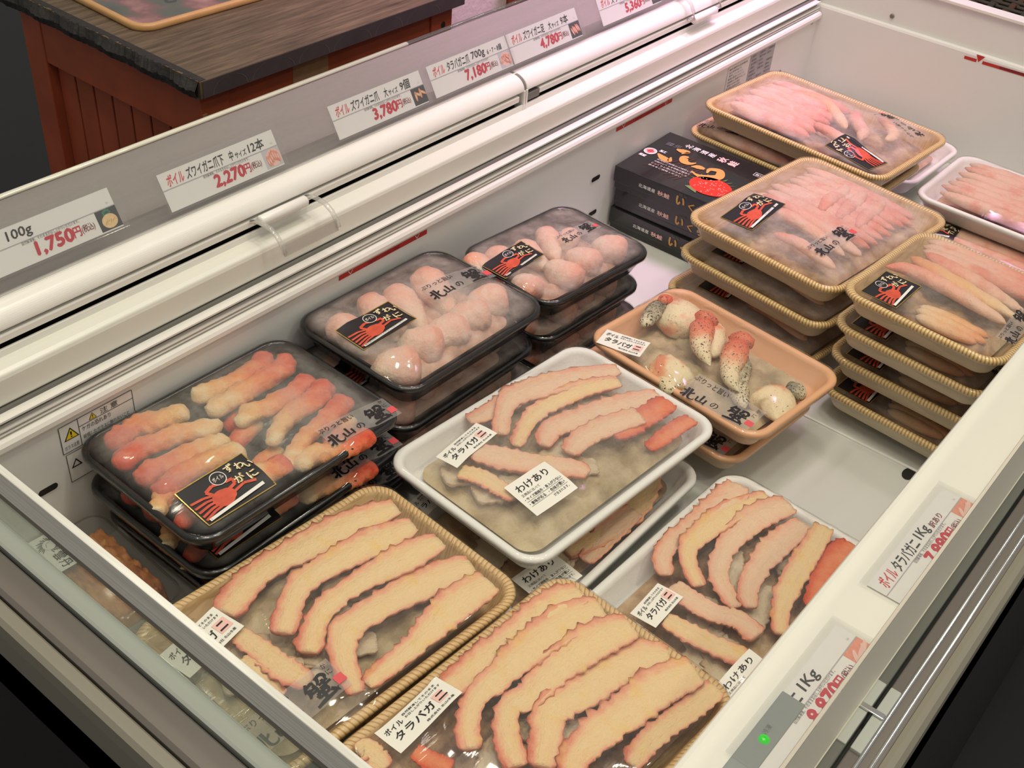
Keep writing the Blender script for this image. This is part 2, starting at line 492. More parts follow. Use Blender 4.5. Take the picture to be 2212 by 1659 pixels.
class MB:
    """collects shapes that belong to one part, with several materials"""
    def __init__(s):
        s.v, s.f, s.m, s.mats = [], [], [], []

    def mi(s, mat):
        if mat not in s.mats:
            s.mats.append(mat)
        return s.mats.index(mat)

    def add(s, v, f, mat):
        n = len(s.v)
        s.v += [tuple(p) for p in v]
        s.f += [tuple(i + n for i in q) for q in f]
        s.m += [s.mi(mat)] * len(f)

    def box(s, x0, x1, y0, y1, z0, z1, mat):
        s.add([(x, y, z) for z in (z0, z1) for y in (y0, y1) for x in (x0, x1)],
              [(0, 2, 3, 1), (4, 5, 7, 6), (0, 1, 5, 4), (2, 6, 7, 3), (0, 4, 6, 2), (1, 3, 7, 5)], mat)

    def poly(s, pts, z, mat):
        s.add([(x, y, z) for x, y in pts], [tuple(range(len(pts)))], mat)

    def ell(s, cx, cy, rx, ry, z, mat, n=24, a=0.0):
        s.poly([(cx + rx * math.cos(t) * math.cos(a) - ry * math.sin(t) * math.sin(a),
                 cy + rx * math.cos(t) * math.sin(a) + ry * math.sin(t) * math.cos(a)) for t in [2 * math.pi * i / n for i in range(n)]], z, mat)

    def line(s, pts, wd, z, mat):
        for (a, b) in zip(pts, pts[1:]):
            dx, dy = b[0] - a[0], b[1] - a[1]
            l = math.hypot(dx, dy) or 1
            nx, ny = -dy / l * wd / 2, dx / l * wd / 2
            s.poly([(a[0] + nx, a[1] + ny), (a[0] - nx, a[1] - ny), (b[0] - nx, b[1] - ny), (b[0] + nx, b[1] + ny)], z, mat)

    def extr(s, prof, x0, x1, mat, closed=True, axis='x'):
        """profile (a, z) swept along an axis"""
        n = len(prof)
        P = [(x0, a, z) for a, z in prof] + [(x1, a, z) for a, z in prof]
        if axis == 'y':
            P = [(a, x, z) for x, a, z in P]
        F = [(i, (i + 1) % n, n + (i + 1) % n, n + i) for i in range(n if closed else n - 1)]
        if closed:
            F += [tuple(range(n))[::-1], tuple(range(n, 2 * n))]
        s.add(P, F, mat)

    def tube(s, path, r, mat, k=10, flat=1.0):
        v, f = tube(path, r, k, flat)
        s.add(v, f, mat)

    def build(s, name, parent=None, smooth=False, bevel=0.0, seg=2):
        o = mesh(name, s.v, s.f, s.mats, parent, smooth, s.m)
        if bevel:
            b = o.modifiers.new('bevel', 'BEVEL')
            b.width = bevel
            b.segments = seg
            b.limit_method = 'ANGLE'
        return o


def tube(path, r, k=10, flat=1.0):
    path = [Vector(p) for p in path]
    v, f = [], []
    up = Vector((0, 0, 1))
    for i, p in enumerate(path):
        d = (path[min(i + 1, len(path) - 1)] - path[max(i - 1, 0)]).normalized()
        n = d.cross(up)
        n = n.normalized() if n.length > 1e-4 else Vector((1, 0, 0))
        b = n.cross(d)
        rr = r[i] if isinstance(r, (list, tuple)) else r
        for j in range(k):
            t = 2 * math.pi * j / k
            v.append(p + n * math.cos(t) * rr + b * math.sin(t) * rr * flat)
    for i in range(len(path) - 1):
        for j in range(k):
            f.append((i * k + j, i * k + (j + 1) % k, (i + 1) * k + (j + 1) % k, (i + 1) * k + j))
    f.append(tuple(range(k))[::-1])
    f.append(tuple((len(path) - 1) * k + j for j in range(k)))
    return v, f


def spline(pts, n):
    """Catmull-Rom through the rows of pts"""
    p = np.asarray(pts, float)
    p = np.vstack([2 * p[0] - p[1], p, 2 * p[-1] - p[-2]])
    seg = np.linalg.norm(np.diff(p[1:-1, :2], axis=0), axis=1)
    cum = np.concatenate([[0], np.cumsum(seg)])
    out = []
    for s in np.linspace(0, cum[-1], n):
        i = min(int(np.searchsorted(cum, s, 'right')) - 1, len(seg) - 1)
        t = (s - cum[i]) / max(seg[i], 1e-9)
        a, b, c, d = p[i], p[i + 1], p[i + 2], p[i + 3]
        out.append(0.5 * ((2 * b) + (c - a) * t + (2 * a - 5 * b + 4 * c - d) * t * t + (3 * b - a - 3 * c + d) * t ** 3))
    return np.array(out)


def rr(L, W, r, n=7, ns=10):
    """rounded rectangle, counter-clockwise"""
    r = max(min(r, L / 2 - 1e-4, W / 2 - 1e-4), 1e-4)
    out = []
    cs = [(L / 2 - r, W / 2 - r, 0), (-L / 2 + r, W / 2 - r, 90), (-L / 2 + r, -W / 2 + r, 180), (L / 2 - r, -W / 2 + r, 270)]
    for i, (cx, cy, a0) in enumerate(cs):
        for j in range(n + 1):
            t = R(a0 + 90 * j / n)
            out.append((cx + r * math.cos(t), cy + r * math.sin(t)))
        nx = cs[(i + 1) % 4]
        t = R(a0 + 90)
        a = (cx + r * math.cos(t), cy + r * math.sin(t))
        b = (nx[0] + r * math.cos(t), nx[1] + r * math.sin(t))
        for j in range(1, ns):
            out.append((a[0] + (b[0] - a[0]) * j / ns, a[1] + (b[1] - a[1]) * j / ns))
    return np.array(out)


def foam_tray(L, W, d, style, parent, rc=0.028):
    """a food tray: outer side, rolled rim, sloping inside and floor; z = 0 is the rim"""
    bands = [(0.0195, -d, 0), (0.0165, -d + 0.0025, 0), (0.0060, -0.0085, 0), (0.0012, -0.0062, 0), (0.0, -0.0045, 1), (0.0004, -0.0016, 1), (0.0020, 0.0, 1),
             (0.0055, 0.0003, 1), (0.0085, -0.0012, 1), (0.0105, -0.0045, 2), (0.0175, -d + 0.0075, 2), (0.0235, -d + 0.004, 2)]
    if style == 'black':
        bands = [(i * (0.75 if z > -0.007 else 0.9), z, m) for i, z, m in bands]
    V, UVs, F, FM = [], [], [], []
    base = rr(L, W, rc)
    per = np.concatenate([[0], np.cumsum(np.linalg.norm(np.diff(np.vstack([base, base[:1]]), axis=0), axis=1))])
    n = len(base)
    vv = 0
    for k, (ins, z, mi) in enumerate(bands):
        loop = rr(L - 2 * ins, W - 2 * ins, max(rc - ins * 0.75, 0.008))
        if k:
            vv += math.hypot(ins - bands[k - 1][0], z - bands[k - 1][1])
        for i in range(n + 1):
            V.append((loop[i % n][0], loop[i % n][1], z))
            UVs.append((per[i], vv))
    m1 = n + 1
    for k in range(len(bands) - 1):
        for i in range(n):
            F.append((k * m1 + i, k * m1 + i + 1, (k + 1) * m1 + i + 1, (k + 1) * m1 + i))
            FM.append(bands[k + 1][2])
    F.append(tuple(range(n))[::-1])
    FM.append(0)
    F.append(tuple((len(bands) - 1) * m1 + i for i in range(n)))
    FM.append(2)
    return mesh('foam_tray', V, F, list(STYLE[style]), parent, True, FM, UVs)


def hashn(p, seed=0.0):
    """cheap smooth noise on rows of points, about -1..1"""
    p = np.asarray(p, float)
    s = np.zeros(len(p))
    rng = np.random.RandomState(int(seed * 13) % 9999)
    for i in range(5):
        k = rng.randn(3)
        k /= np.linalg.norm(k)
        s += np.sin(p @ k * (1.0 + 0.9 * i) + rng.rand() * 6.28) / (1 + 0.35 * i)
    return s / 2.4


def king_leg(pts, ztop, seed, mat, parent, thick=0.62):
    """half crab leg lying open side up: cream meat on top, shell edges with spines at both sides"""
    rng = random.Random(seed)
    P = spline([(x * 1e-3, y * 1e-3, wd * 5e-4) for x, y, wd in pts], max(22, 8 * len(pts)))
    N = len(P)
    ss = [-1.0, -0.86, -0.62, -0.32, 0, 0.32, 0.62, 0.86, 1.0]
    V, E, F, AL, AC = [], [], [], [], []
    sp = 0.0
    for i in range(N):
        a, b = P[max(i - 1, 0)], P[min(i + 1, N - 1)]
        if i:
            sp += math.hypot(*(P[i] - P[i - 1])[:2]) * 100
        d = (b - a)[:2]
        d /= np.linalg.norm(d) + 1e-9
        nx = np.array([-d[1], d[0]])
        t = i / (N - 1)
        h = P[i][2] * min(1.0, 0.80 + 5 * min(t, 1 - t)) * (1 + 0.05 * math.sin(i * 1.7 + seed)) * (1 - 0.10 * math.exp(-((t - 0.60) / 0.03) ** 2) + 0.10 * math.exp(-((t - 0.66) / 0.03) ** 2))
        sl = 1.0 + (rng.uniform(0.10, 0.26) if rng.random() < 0.26 else rng.uniform(-0.04, 0.03))
        sr = 1.0 + (rng.uniform(0.05, 0.15) if rng.random() < 0.14 else rng.uniform(-0.03, 0.03))
        zt = ztop + 0.0014 * math.sin(t * 5 + seed)
        for s in ss:
            k = s * (sl if s < -0.9 else sr if s > 0.9 else 1.0)
            z = zt + h * (0.07 * (1 - s * s)) + (0.0006 if abs(s) > 0.8 else 0) - (0.0012 if abs(abs(s) - 0.62) < 0.01 else 0)
            V.append((P[i][0] + nx[0] * h * k, P[i][1] + nx[1] * h * k, z))
            AL.append(sp + seed * 7.3)
            AC.append(s)
            E.append((0.06 + 0.62 * abs(s) ** 4 if s > 0 else 0.06 + 0.80 * abs(s) ** 1.8) + 0.45 * max(0, t - 0.72) / 0.28 * (0.3 + 0.7 * abs(s)))
        for q in (30, 75, 120, 150):
            V.append((P[i][0] + nx[0] * h * math.cos(R(q)), P[i][1] + nx[1] * h * math.cos(R(q)), zt - h * thick * math.sin(R(q))))
            E.append(0.95)
            AL.append(sp + seed * 7.3)
            AC.append(1.5)
    K = len(ss) + 4
    for i in range(N - 1):
        for j in range(K):
            F.append((i * K + j, (i + 1) * K + j, (i + 1) * K + (j + 1) % K, i * K + (j + 1) % K))
    F.append(tuple(range(K)))
    F.append(tuple((N - 1) * K + j for j in range(K))[::-1])
    return mesh('crab_leg', V, F, mat, parent, True, None, None, {'edge': E, 'along': AL, 'across': AC})


def round_leg(pts, zc, seed, mat, parent, name='crab_leg', lump=0.10, power=6, K=14, N=26, erange=(0.0, 1.0), flat=0.8, zlist=None):
    """a round piece of leg or body meat: swept disc, tapered and lumpy; 'edge' runs along it"""
    P = spline([(x * 1e-3, y * 1e-3, wd * 5e-4) for x, y, wd in pts], N)
    V, E, F = [], [], []
    for i in range(N):
        d = (P[min(i + 1, N - 1)] - P[max(i - 1, 0)])[:2]
        d /= np.linalg.norm(d) + 1e-9
        nx = np.array([-d[1], d[0]])
        t = i / (N - 1)
        h = P[i][2] * max(0.03, (1 - abs(2 * t - 1) ** power)) ** 0.5
        zz = zc + (np.interp(t, np.linspace(0, 1, len(zlist)), zlist) if zlist else 0)
        for j in range(K):
            a = 2 * math.pi * j / K
            V.append((P[i][0] + nx[0] * h * math.cos(a), P[i][1] + nx[1] * h * math.cos(a), zz + h * flat * math.sin(a)))
            E.append(erange[0] + (erange[1] - erange[0]) * t)
    V = np.array(V)
    c = np.repeat(P[:, :2], K, axis=0)
    nn = hashn(V * 190, seed) * lump + hashn(V * 560, seed + 2) * lump * 0.35
    V[:, :2] = c + (V[:, :2] - c) * (1 + nn[:, None])
    V[:, 2] += nn * 0.006
    for i in range(N - 1):
        for j in range(K):
            F.append((i * K + j, i * K + (j + 1) % K, (i + 1) * K + (j + 1) % K, (i + 1) * K + j))
    F.append(tuple(range(K))[::-1])
    F.append(tuple((N - 1) * K + j for j in range(K)))
    return mesh(name, V, F, mat, parent, True, None, None, {'edge': E})


def bed(L, W, z, mat, parent, seed=1, amp=0.004):
    nx, ny = 44, 32
    u, v = np.meshgrid(np.linspace(-1, 1, nx), np.linspace(-1, 1, ny))
    x, y = sq2rr(u.ravel(), v.ravel(), L, W, 0.02)
    p = np.stack([x, y, 0 * x], 1)
    h = hashn(p * 130, seed) * amp + hashn(p * 300, seed + 3) * amp * 0.4
    e = 0.5 + hashn(p * 90, seed + 7) * 0.22
    rim = np.clip((1 - np.maximum(abs(u.ravel()), abs(v.ravel()))) * 8, 0, 1)
    V = np.stack([x, y, z + h * rim - 0.006 * (1 - rim)], 1)
    F = [(j * nx + i, j * nx + i + 1, (j + 1) * nx + i + 1, (j + 1) * nx + i) for j in range(ny - 1) for i in range(nx - 1)]
    return mesh('crab_meat_bed', V, F, mat, parent, True, None, None, {'edge': e})


def sq2rr(u, v, L, W, r):
    """map the square [-1,1]^2 onto a rounded rectangle, concentric squares to concentric outlines"""
    m = np.maximum(np.abs(u), np.abs(v)) + 1e-9
    bx, by = u / m * L / 2, v / m * W / 2
    ax, ay = np.abs(bx) - (L / 2 - r), np.abs(by) - (W / 2 - r)
    k = (ax > 0) & (ay > 0)
    ln = np.hypot(ax, ay) + 1e-12
    # square-corner parameter onto the arc
    tx, ty = np.where(k, ax / r, 0), np.where(k, ay / r, 0)
    ang = np.where(ty >= tx, np.pi / 2 - np.pi / 4 * tx, np.pi / 4 * ty)
    bx = np.where(k, np.sign(bx) * (L / 2 - r + r * np.cos(ang)), bx)
    by = np.where(k, np.sign(by) * (W / 2 - r + r * np.sin(ang)), by)
    return bx * m, by * m


class Drape:
    """height of the wrap over a tray's contents: an elastic sheet held at the rim and lifted by what lies under it"""
    def __init__(s, L, W, rc, kids, sag=0.0, it=260):
        s.L, s.W = L, W
        s.nx, s.ny = 84, int(84 * W / L) + 1 if W <= L else 0
        if W > L:
            s.ny, s.nx = 84, int(84 * L / W) + 1
        x = np.linspace(-L / 2, L / 2, s.nx)
        y = np.linspace(-W / 2, W / 2, s.ny)
        obs = np.full((s.ny, s.nx), -0.02)
        for o in kids:
            n = len(o.data.vertices)
            co = np.empty(n * 3)
            o.data.vertices.foreach_get('co', co)
            co = co.reshape(-1, 3)
            i = np.clip(np.round((co[:, 0] + L / 2) / L * (s.nx - 1)).astype(int), 0, s.nx - 1)
            j = np.clip(np.round((co[:, 1] + W / 2) / W * (s.ny - 1)).astype(int), 0, s.ny - 1)
            np.maximum.at(obs, (j, i), co[:, 2])
        d = obs.copy()
        for a in (-1, 0, 1):
            for b in (-1, 0, 1):
                d = np.maximum(d, np.roll(np.roll(obs, a, 0), b, 1))
        obs = d + 0.0006
        X, Y = np.meshgrid(x, y)
        ins = 0.004
        ax = np.maximum(np.abs(X) - (L / 2 - rc), 0)
        ay = np.maximum(np.abs(Y) - (W / 2 - rc), 0)
        outer = (np.hypot(ax, ay) > rc - ins) | (np.abs(X) > L / 2 - ins) | (np.abs(Y) > W / 2 - ins)
        h = np.where(outer, 0.0010, np.maximum(obs, 0.0))
        for _ in range(it):
            av = 0.25 * (np.roll(h, 1, 0) + np.roll(h, -1, 0) + np.roll(h, 1, 1) + np.roll(h, -1, 1)) - sag
            h = np.where(outer, 0.0010, np.maximum(obs, av))
        s.h = h

    def __call__(s, x, y):
        fx = np.clip((np.asarray(x) + s.L / 2) / s.L * (s.nx - 1), 0, s.nx - 1.001)
        fy = np.clip((np.asarray(y) + s.W / 2) / s.W * (s.ny - 1), 0, s.ny - 1.001)
        i, j = fx.astype(int), fy.astype(int)
        a, b = fx - i, fy - j
        h = s.h
        return (h[j, i] * (1 - a) + h[j, i + 1] * a) * (1 - b) + (h[j + 1, i] * (1 - a) + h[j + 1, i + 1] * a) * b


def wrap(L, W, rc, dr, mat, parent):
    n = 61
    u, v = np.meshgrid(np.linspace(-1, 1, n), np.linspace(-1, 1, n))
    x, y = sq2rr(u.ravel(), v.ravel(), L - 0.002, W - 0.002, rc - 0.001)
    V = [(a, b, c) for a, b, c in zip(x, y, dr(x, y))]
    inner = list(np.clip((1 - np.maximum(abs(u.ravel()), abs(v.ravel()))) * 9 - 0.35, 0, 1))
    F = [(j * n + i, j * n + i + 1, (j + 1) * n + i + 1, (j + 1) * n + i) for j in range(n - 1) for i in range(n - 1)]
    ring = [i for i in range(n)] + [j * n + n - 1 for j in range(1, n)] + [(n - 1) * n + i for i in range(n - 2, -1, -1)] + [j * n for j in range(n - 2, 0, -1)]
    prev = ring
    for sc, z in ((0.0012, -0.002), (0.0010, -0.0065), (-0.006, -0.011), (-0.012, -0.021)):
        st = len(V)
        for k in ring:
            a, b, _ = V[k]
            l = math.hypot(a, b)
            V.append((a + a / l * sc, b + b / l * sc, z))
        nr = len(ring)
        F += [(prev[i], st + i, st + (i + 1) % nr, prev[(i + 1) % nr]) for i in range(nr)]
        prev = [st + i for i in range(nr)]
    return mesh('plastic_wrap', V, F, mat, parent, True, None, None, {'inner': inner + [0.0] * (len(V) - len(inner))})


# ---------------------------------------------------------------- lettering
_GL = {}


def glyphs(text, bold=0.0):
    """outline of a line of text as (vertices, faces), scaled to unit height, starting at the origin"""
    k = (text, bold)
    if k not in _GL:
        c = bpy.data.curves.new('lettering', 'FONT')
        c.body = text
        c.resolution_u = 2
        c.fill_mode = 'FRONT'
        o = bpy.data.objects.new('lettering', c)
        COL.objects.link(o)
        dg = bpy.context.evaluated_depsgraph_get()
        me = bpy.data.meshes.new_from_object(o.evaluated_get(dg))
        v = np.array([tuple(p.co)[:2] for p in me.vertices])
        f = [tuple(p.vertices) for p in me.polygons]
        bpy.data.objects.remove(o)
        bpy.data.curves.remove(c)
        bpy.data.meshes.remove(me)
        if bold:        # a heavier pen: the same outline laid down again a little to each side
            q = bold * 0.75
            n = len(v)
            zs = np.repeat(np.arange(5) * 1.4e-5, n)
            v = np.vstack([v + d for d in ((0, 0), (q, 0), (-q, 0), (0, q), (0, -q))])
            f = [tuple(i + n * j for i in p) for j in range(5) for p in f]
        else:
            zs = np.zeros(len(v))
        v = v - v.min(0)
        _GL[k] = (v, f, zs)
    return _GL[k]


def put_text(mb, text, x, y, w_, h, mat, z=0.0, bold=0.0, rot=0.0, shear=0.0, keep=False):
    """fit a line of text into a box whose lower left corner is (x, y)"""
    v, f, zs = glyphs(text, bold)
    e = v.max(0)
    sx, sy = w_ / e[0], h / e[1]
    if keep:
        sx = sy = min(sx, sy)
    p = v * [sx, sy]
    p = p + np.stack([p[:, 1] * shear, 0 * p[:, 0]], 1)
    ca, sa = math.cos(R(rot)), math.sin(R(rot))
    q = np.stack([x + p[:, 0] * ca - p[:, 1] * sa, y + p[:, 0] * sa + p[:, 1] * ca, z + zs], 1)
    mb.add(q, f, mat)


def brush(mb, strokes, x, y, s, mat, z=0.0):
    """brush-written strokes: rows of (x, y, width) in a unit square"""
    for st in strokes:
        P = spline(st, 4 * len(st)) if len(st) > 2 else np.array([np.array(st[0]) * (1 - t) + np.array(st[1]) * t for t in np.linspace(0, 1, 6)])
        L_, Rr = [], []
        for i in range(len(P)):
            d = (P[min(i + 1, len(P) - 1)] - P[max(i - 1, 0)])[:2]
            d /= np.linalg.norm(d) + 1e-9
            hw = max(P[i][2], 0.01) / 2
            L_.append((x + s * (P[i][0] - d[1] * hw), y + s * (P[i][1] + d[0] * hw)))
            Rr.append((x + s * (P[i][0] + d[1] * hw), y + s * (P[i][1] - d[0] * hw)))
        n = len(P)
        V = [(a, b, z) for a, b in L_ + Rr]
        mb.add(V, [(i, n + i, n + i + 1, i + 1) for i in range(n - 1)], mat)


KITA = [[(0.02, 0.60, 0.14), (0.20, 0.62, 0.12), (0.30, 0.66, 0.06)], [(0.28, 0.92, 0.17), (0.31, 0.60, 0.17), (0.30, 0.30, 0.15), (0.28, 0.02, 0.12)], [(0.0, 0.16, 0.17), (0.14, 0.26, 0.14), (0.32, 0.38, 0.05)],
        [(0.80, 0.72, 0.12), (0.68, 0.60, 0.12), (0.56, 0.52, 0.05)], [(0.50, 0.95, 0.18), (0.53, 0.60, 0.17), (0.54, 0.25, 0.16), (0.66, 0.10, 0.13), (0.84, 0.08, 0.11), (0.97, 0.16, 0.09), (1.0, 0.28, 0.03)]]
YAMA = [[(0.50, 0.98, 0.19), (0.50, 0.65, 0.18), (0.48, 0.25, 0.15)], [(0.10, 0.62, 0.16), (0.12, 0.36, 0.16), (0.14, 0.14, 0.13), (0.45, 0.16, 0.11), (0.84, 0.20, 0.10)], [(0.88, 0.66, 0.17), (0.88, 0.40, 0.16), (0.86, 0.04, 0.13)]]
NOJI = [[(0.50, 0.78, 0.09), (0.46, 0.46, 0.10), (0.30, 0.18, 0.09), (0.14, 0.30, 0.10), (0.16, 0.58, 0.09), (0.42, 0.82, 0.08), (0.74, 0.76, 0.09), (0.88, 0.48, 0.12), (0.76, 0.18, 0.09), (0.58, 0.04, 0.03)]]
KANI = [[(0.22, 1.0, 0.10), (0.12, 0.82, 0.12), (0.02, 0.70, 0.05)], [(0.16, 0.86, 0.10), (0.40, 0.90, 0.12), (0.42, 0.78, 0.06)], [(0.16, 0.76, 0.17), (0.15, 0.60, 0.16), (0.05, 0.44, 0.07)], [(0.40, 0.80, 0.13), (0.42, 0.60, 0.13), (0.40, 0.46, 0.10)],
        [(0.18, 0.68, 0.10), (0.42, 0.68, 0.10)], [(0.18, 0.56, 0.10), (0.42, 0.56, 0.10)], [(0.55, 0.92, 0.11), (0.80, 0.98, 0.13), (0.92, 0.86, 0.14), (0.86, 0.74, 0.09)], [(0.66, 0.94, 0.10), (0.60, 0.80, 0.12), (0.50, 0.70, 0.05)],
        [(0.54, 0.66, 0.10), (0.92, 0.70, 0.11)], [(0.74, 0.80, 0.12), (0.74, 0.60, 0.12), (0.72, 0.46, 0.09)], [(0.50, 0.54, 0.09), (0.98, 0.58, 0.10)],
        [(0.30, 0.40, 0.17), (0.32, 0.24, 0.14)], [(0.28, 0.40, 0.10), (0.70, 0.44, 0.14), (0.68, 0.26, 0.10)], [(0.30, 0.26, 0.09), (0.70, 0.28, 0.10)], [(0.50, 0.50, 0.16), (0.50, 0.25, 0.15), (0.46, 0.04, 0.12)],
        [(0.02, 0.02, 0.10), (0.40, 0.08, 0.15), (0.86, 0.10, 0.09), (1.0, 0.20, 0.03)], [(0.76, 0.28, 0.16), (0.90, 0.14, 0.12), (0.98, 0.02, 0.03)]]


def draw_brand(w_, h, clear_ok=True):
    """the printed brand line: small line above, brush-written name, red seal; box of w x h centred on the origin"""
    mb = MB()
    x0, y0 = -w_ / 2, -h / 2
    s = h * 0.62
    k = w_ / 2.7
    brush(mb, KITA, x0, y0, min(s, k * 0.52), 'ink')
    brush(mb, YAMA, x0 + w_ * 0.20, y0 + h * 0.06, min(s, k * 0.46) * 0.9, 'ink')
    brush(mb, NOJI, x0 + w_ * 0.40, y0 + h * 0.12, min(s, k * 0.40) * 0.8, 'ink')
    brush(mb, KANI, x0 + w_ * 0.62, y0 + h * 0.06, min(h * 0.94, w_ * 0.27), 'ink')
    put_text(mb, 'ぷりっと旨い', x0 + w_ * 0.0, y0 + h * 0.70, w_ * 0.50, h * 0.22, 'ink', bold=0.012)
    put_text(mb, 'か', x0 + w_ * 0.90, y0 + h * 0.80, w_ * 0.05, h * 0.15, 'ink')
    put_text(mb, 'に', x0 + w_ * 0.90, y0 + h * 0.58, w_ * 0.05, h * 0.15, 'ink')
    a, b, q = x0 + w_ * 0.90, y0 + h * 0.20, w_ * 0.10
    mb.poly([(a, b), (a + q, b), (a + q, b + q), (a, b + q)], 0, 'seal')
    return mb


def draw_boil(w_, h):
    mb = MB()
    x0, y0 = -w_ / 2, -h / 2
    put_text(mb, 'ボイル', x0 + w_ * 0.06, y0 + h * 0.64, w_ * 0.27, h * 0.20, 'ink', bold=0.022, shear=0.06)
    put_text(mb, 'タラバガ', x0 + w_ * 0.10, y0 + h * 0.28, w_ * 0.60, h * 0.28, 'ink', bold=0.028, shear=0.08)
    a, b, q = x0 + w_ * 0.74, y0 + h * 0.26, h * 0.36
    mb.poly([(a, b), (a + q, b), (a + q, b + q), (a, b + q)], 0, 'ink_pink')
    put_text(mb, 'ニ', x0 + w_ * 0.76, y0 + h * 0.32, w_ * 0.14, h * 0.23, 'ink', 0.0002, bold=0.032, shear=0.08)
    put_text(mb, '自然解凍してそのまま', x0 + w_ * 0.38, y0 + h * 0.82, w_ * 0.52, h * 0.08, 'ink', bold=0.012)
    put_text(mb, 'お召し上がりいただけます', x0 + w_ * 0.38, y0 + h * 0.70, w_ * 0.56, h * 0.08, 'ink', bold=0.012)
    put_text(mb, '株式会社 北山水産', x0 + w_ * 0.48, y0 + h * 0.10, w_ * 0.44, h * 0.08, 'ink', bold=0.012)
    return mb


def draw_wake(w_, h):
    mb = MB()
    x0, y0 = -w_ / 2, -h / 2
    put_text(mb, 'わけあり', x0 + w_ * 0.12, y0 + h * 0.66, w_ * 0.74, h * 0.20, 'ink', bold=0.016)
    put_text(mb, '正規品に比べて', x0 + w_ * 0.10, y0 + h * 0.54, w_ * 0.42, h * 0.07, 'ink')
    put_text(mb, '・サイズ規格外・身入が少ない', x0 + w_ * 0.08, y0 + h * 0.41, w_ * 0.86, h * 0.085, 'ink', bold=0.015)
    put_text(mb, '・食味が劣る', x0 + w_ * 0.08, y0 + h * 0.27, w_ * 0.38, h * 0.09, 'ink', bold=0.02)
    put_text(mb, '・色味が悪い', x0 + w_ * 0.54, y0 + h * 0.27, w_ * 0.38, h * 0.09, 'ink', bold=0.012)
    put_text(mb, 'が含まれます。', x0 + w_ * 0.56, y0 + h * 0.14, w_ * 0.36, h * 0.075, 'ink')
    for yy in (0.385, 0.245):
        mb.line([(x0 + w_ * 0.08, y0 + h * yy), (x0 + w_ * 0.94, y0 + h * yy)], 0.0003, 0, 'ink')
    return mb


def draw_crab(w_, h):
    """black label with gold border: red crab at the left, gold brush letters at the right, oval seal on top, white strip below"""
    mb = MB()
    X = lambda a: -w_ / 2 + a * w_
    Y = lambda a: -h / 2 + a * h
    z = 0.00012
    r_ = 0.0011
    for a, b in (((X(0), Y(0)), (X(1), Y(0))), ((X(1), Y(0)), (X(1), Y(1))), ((X(1), Y(1)), (X(0), Y(1))), ((X(0), Y(1)), (X(0), Y(0)))):
        mb.line([a, b], r_, z, 'gold')
    # crab
    mb.ell(X(0.40), Y(0.36), w_ * 0.145, h * 0.20, 2 * z, 'crab_red', a=0.25)
    mb.ell(X(0.47), Y(0.38), w_ * 0.10, h * 0.16, 2.2 * z, 'crab_red', a=0.5)
    for i, (yy, ey) in enumerate(((0.50, 0.60), (0.43, 0.46), (0.36, 0.34), (0.29, 0.22), (0.23, 0.12))):
        mb.line([(X(0.36), Y(yy)), (X(0.20), Y(0.5 * (yy + ey) + 0.03)), (X(0.03), Y(ey))], h * 0.055, 2 * z, 'crab_red')
    mb.line([(X(0.34), Y(0.50)), (X(0.28), Y(0.66)), (X(0.40), Y(0.72)), (X(0.52), Y(0.66))], h * 0.07, 2 * z, 'crab_red')
    mb.line([(X(0.52), Y(0.46)), (X(0.64), Y(0.50)), (X(0.66), Y(0.62)), (X(0.56), Y(0.64))], h * 0.07, 2 * z, 'crab_red')
    mb.line([(X(0.52), Y(0.34)), (X(0.72), Y(0.40)), (X(0.86), Y(0.30))], h * 0.06, 2 * z, 'crab_red')
    # oval with the word
    mb.ell(X(0.53), Y(0.79), w_ * 0.105, h * 0.165, 2.4 * z, 'ink_white')
    mb.ell(X(0.53), Y(0.79), w_ * 0.095, h * 0.148, 2.8 * z, 'ink')
    put_text(mb, 'ボイル', X(0.455), Y(0.74), w_ * 0.15, h * 0.11, 'ink_white', 3.4 * z, bold=0.015)
    # letters
    for ch, cx, cy, s in (('ず', 0.66, 0.76, 0.20), ('わ', 0.79, 0.70, 0.19), ('い', 0.90, 0.62, 0.17), ('が', 0.66, 0.44, 0.21), ('に', 0.82, 0.36, 0.20)):
        put_text(mb, ch, X(cx + 0.008), Y(cy - 0.015), w_ * s * 0.62, h * s * 1.0, 'gold_dark', 3.2 * z, bold=0.06)
        put_text(mb, ch, X(cx), Y(cy), w_ * s * 0.60, h * s * 0.96, 'gold_cream', 3.8 * z, bold=0.022)
    # strip of small print
    mb.poly([(X(0.06), Y(0.05)), (X(0.90), Y(0.13)), (X(0.90), Y(0.20)), (X(0.06), Y(0.12))], 3.6 * z, 'ink_white')
    put_text(mb, '自然解凍後そのままお召し上がりください', X(0.08), Y(0.065), w_ * 0.80, h * 0.055, 'ink_grey', 4.2 * z, rot=math.degrees(math.atan2(h * 0.08, w_ * 0.84)))
    return mb


DRAW = {'brand': (draw_brand, 'clear_label', 'brand_label'), 'boil': (draw_boil, 'label_white', 'sticker'), 'wake': (draw_wake, 'label_white', 'sticker'), 'crab': (draw_crab, 'ink', 'crab_sticker')}


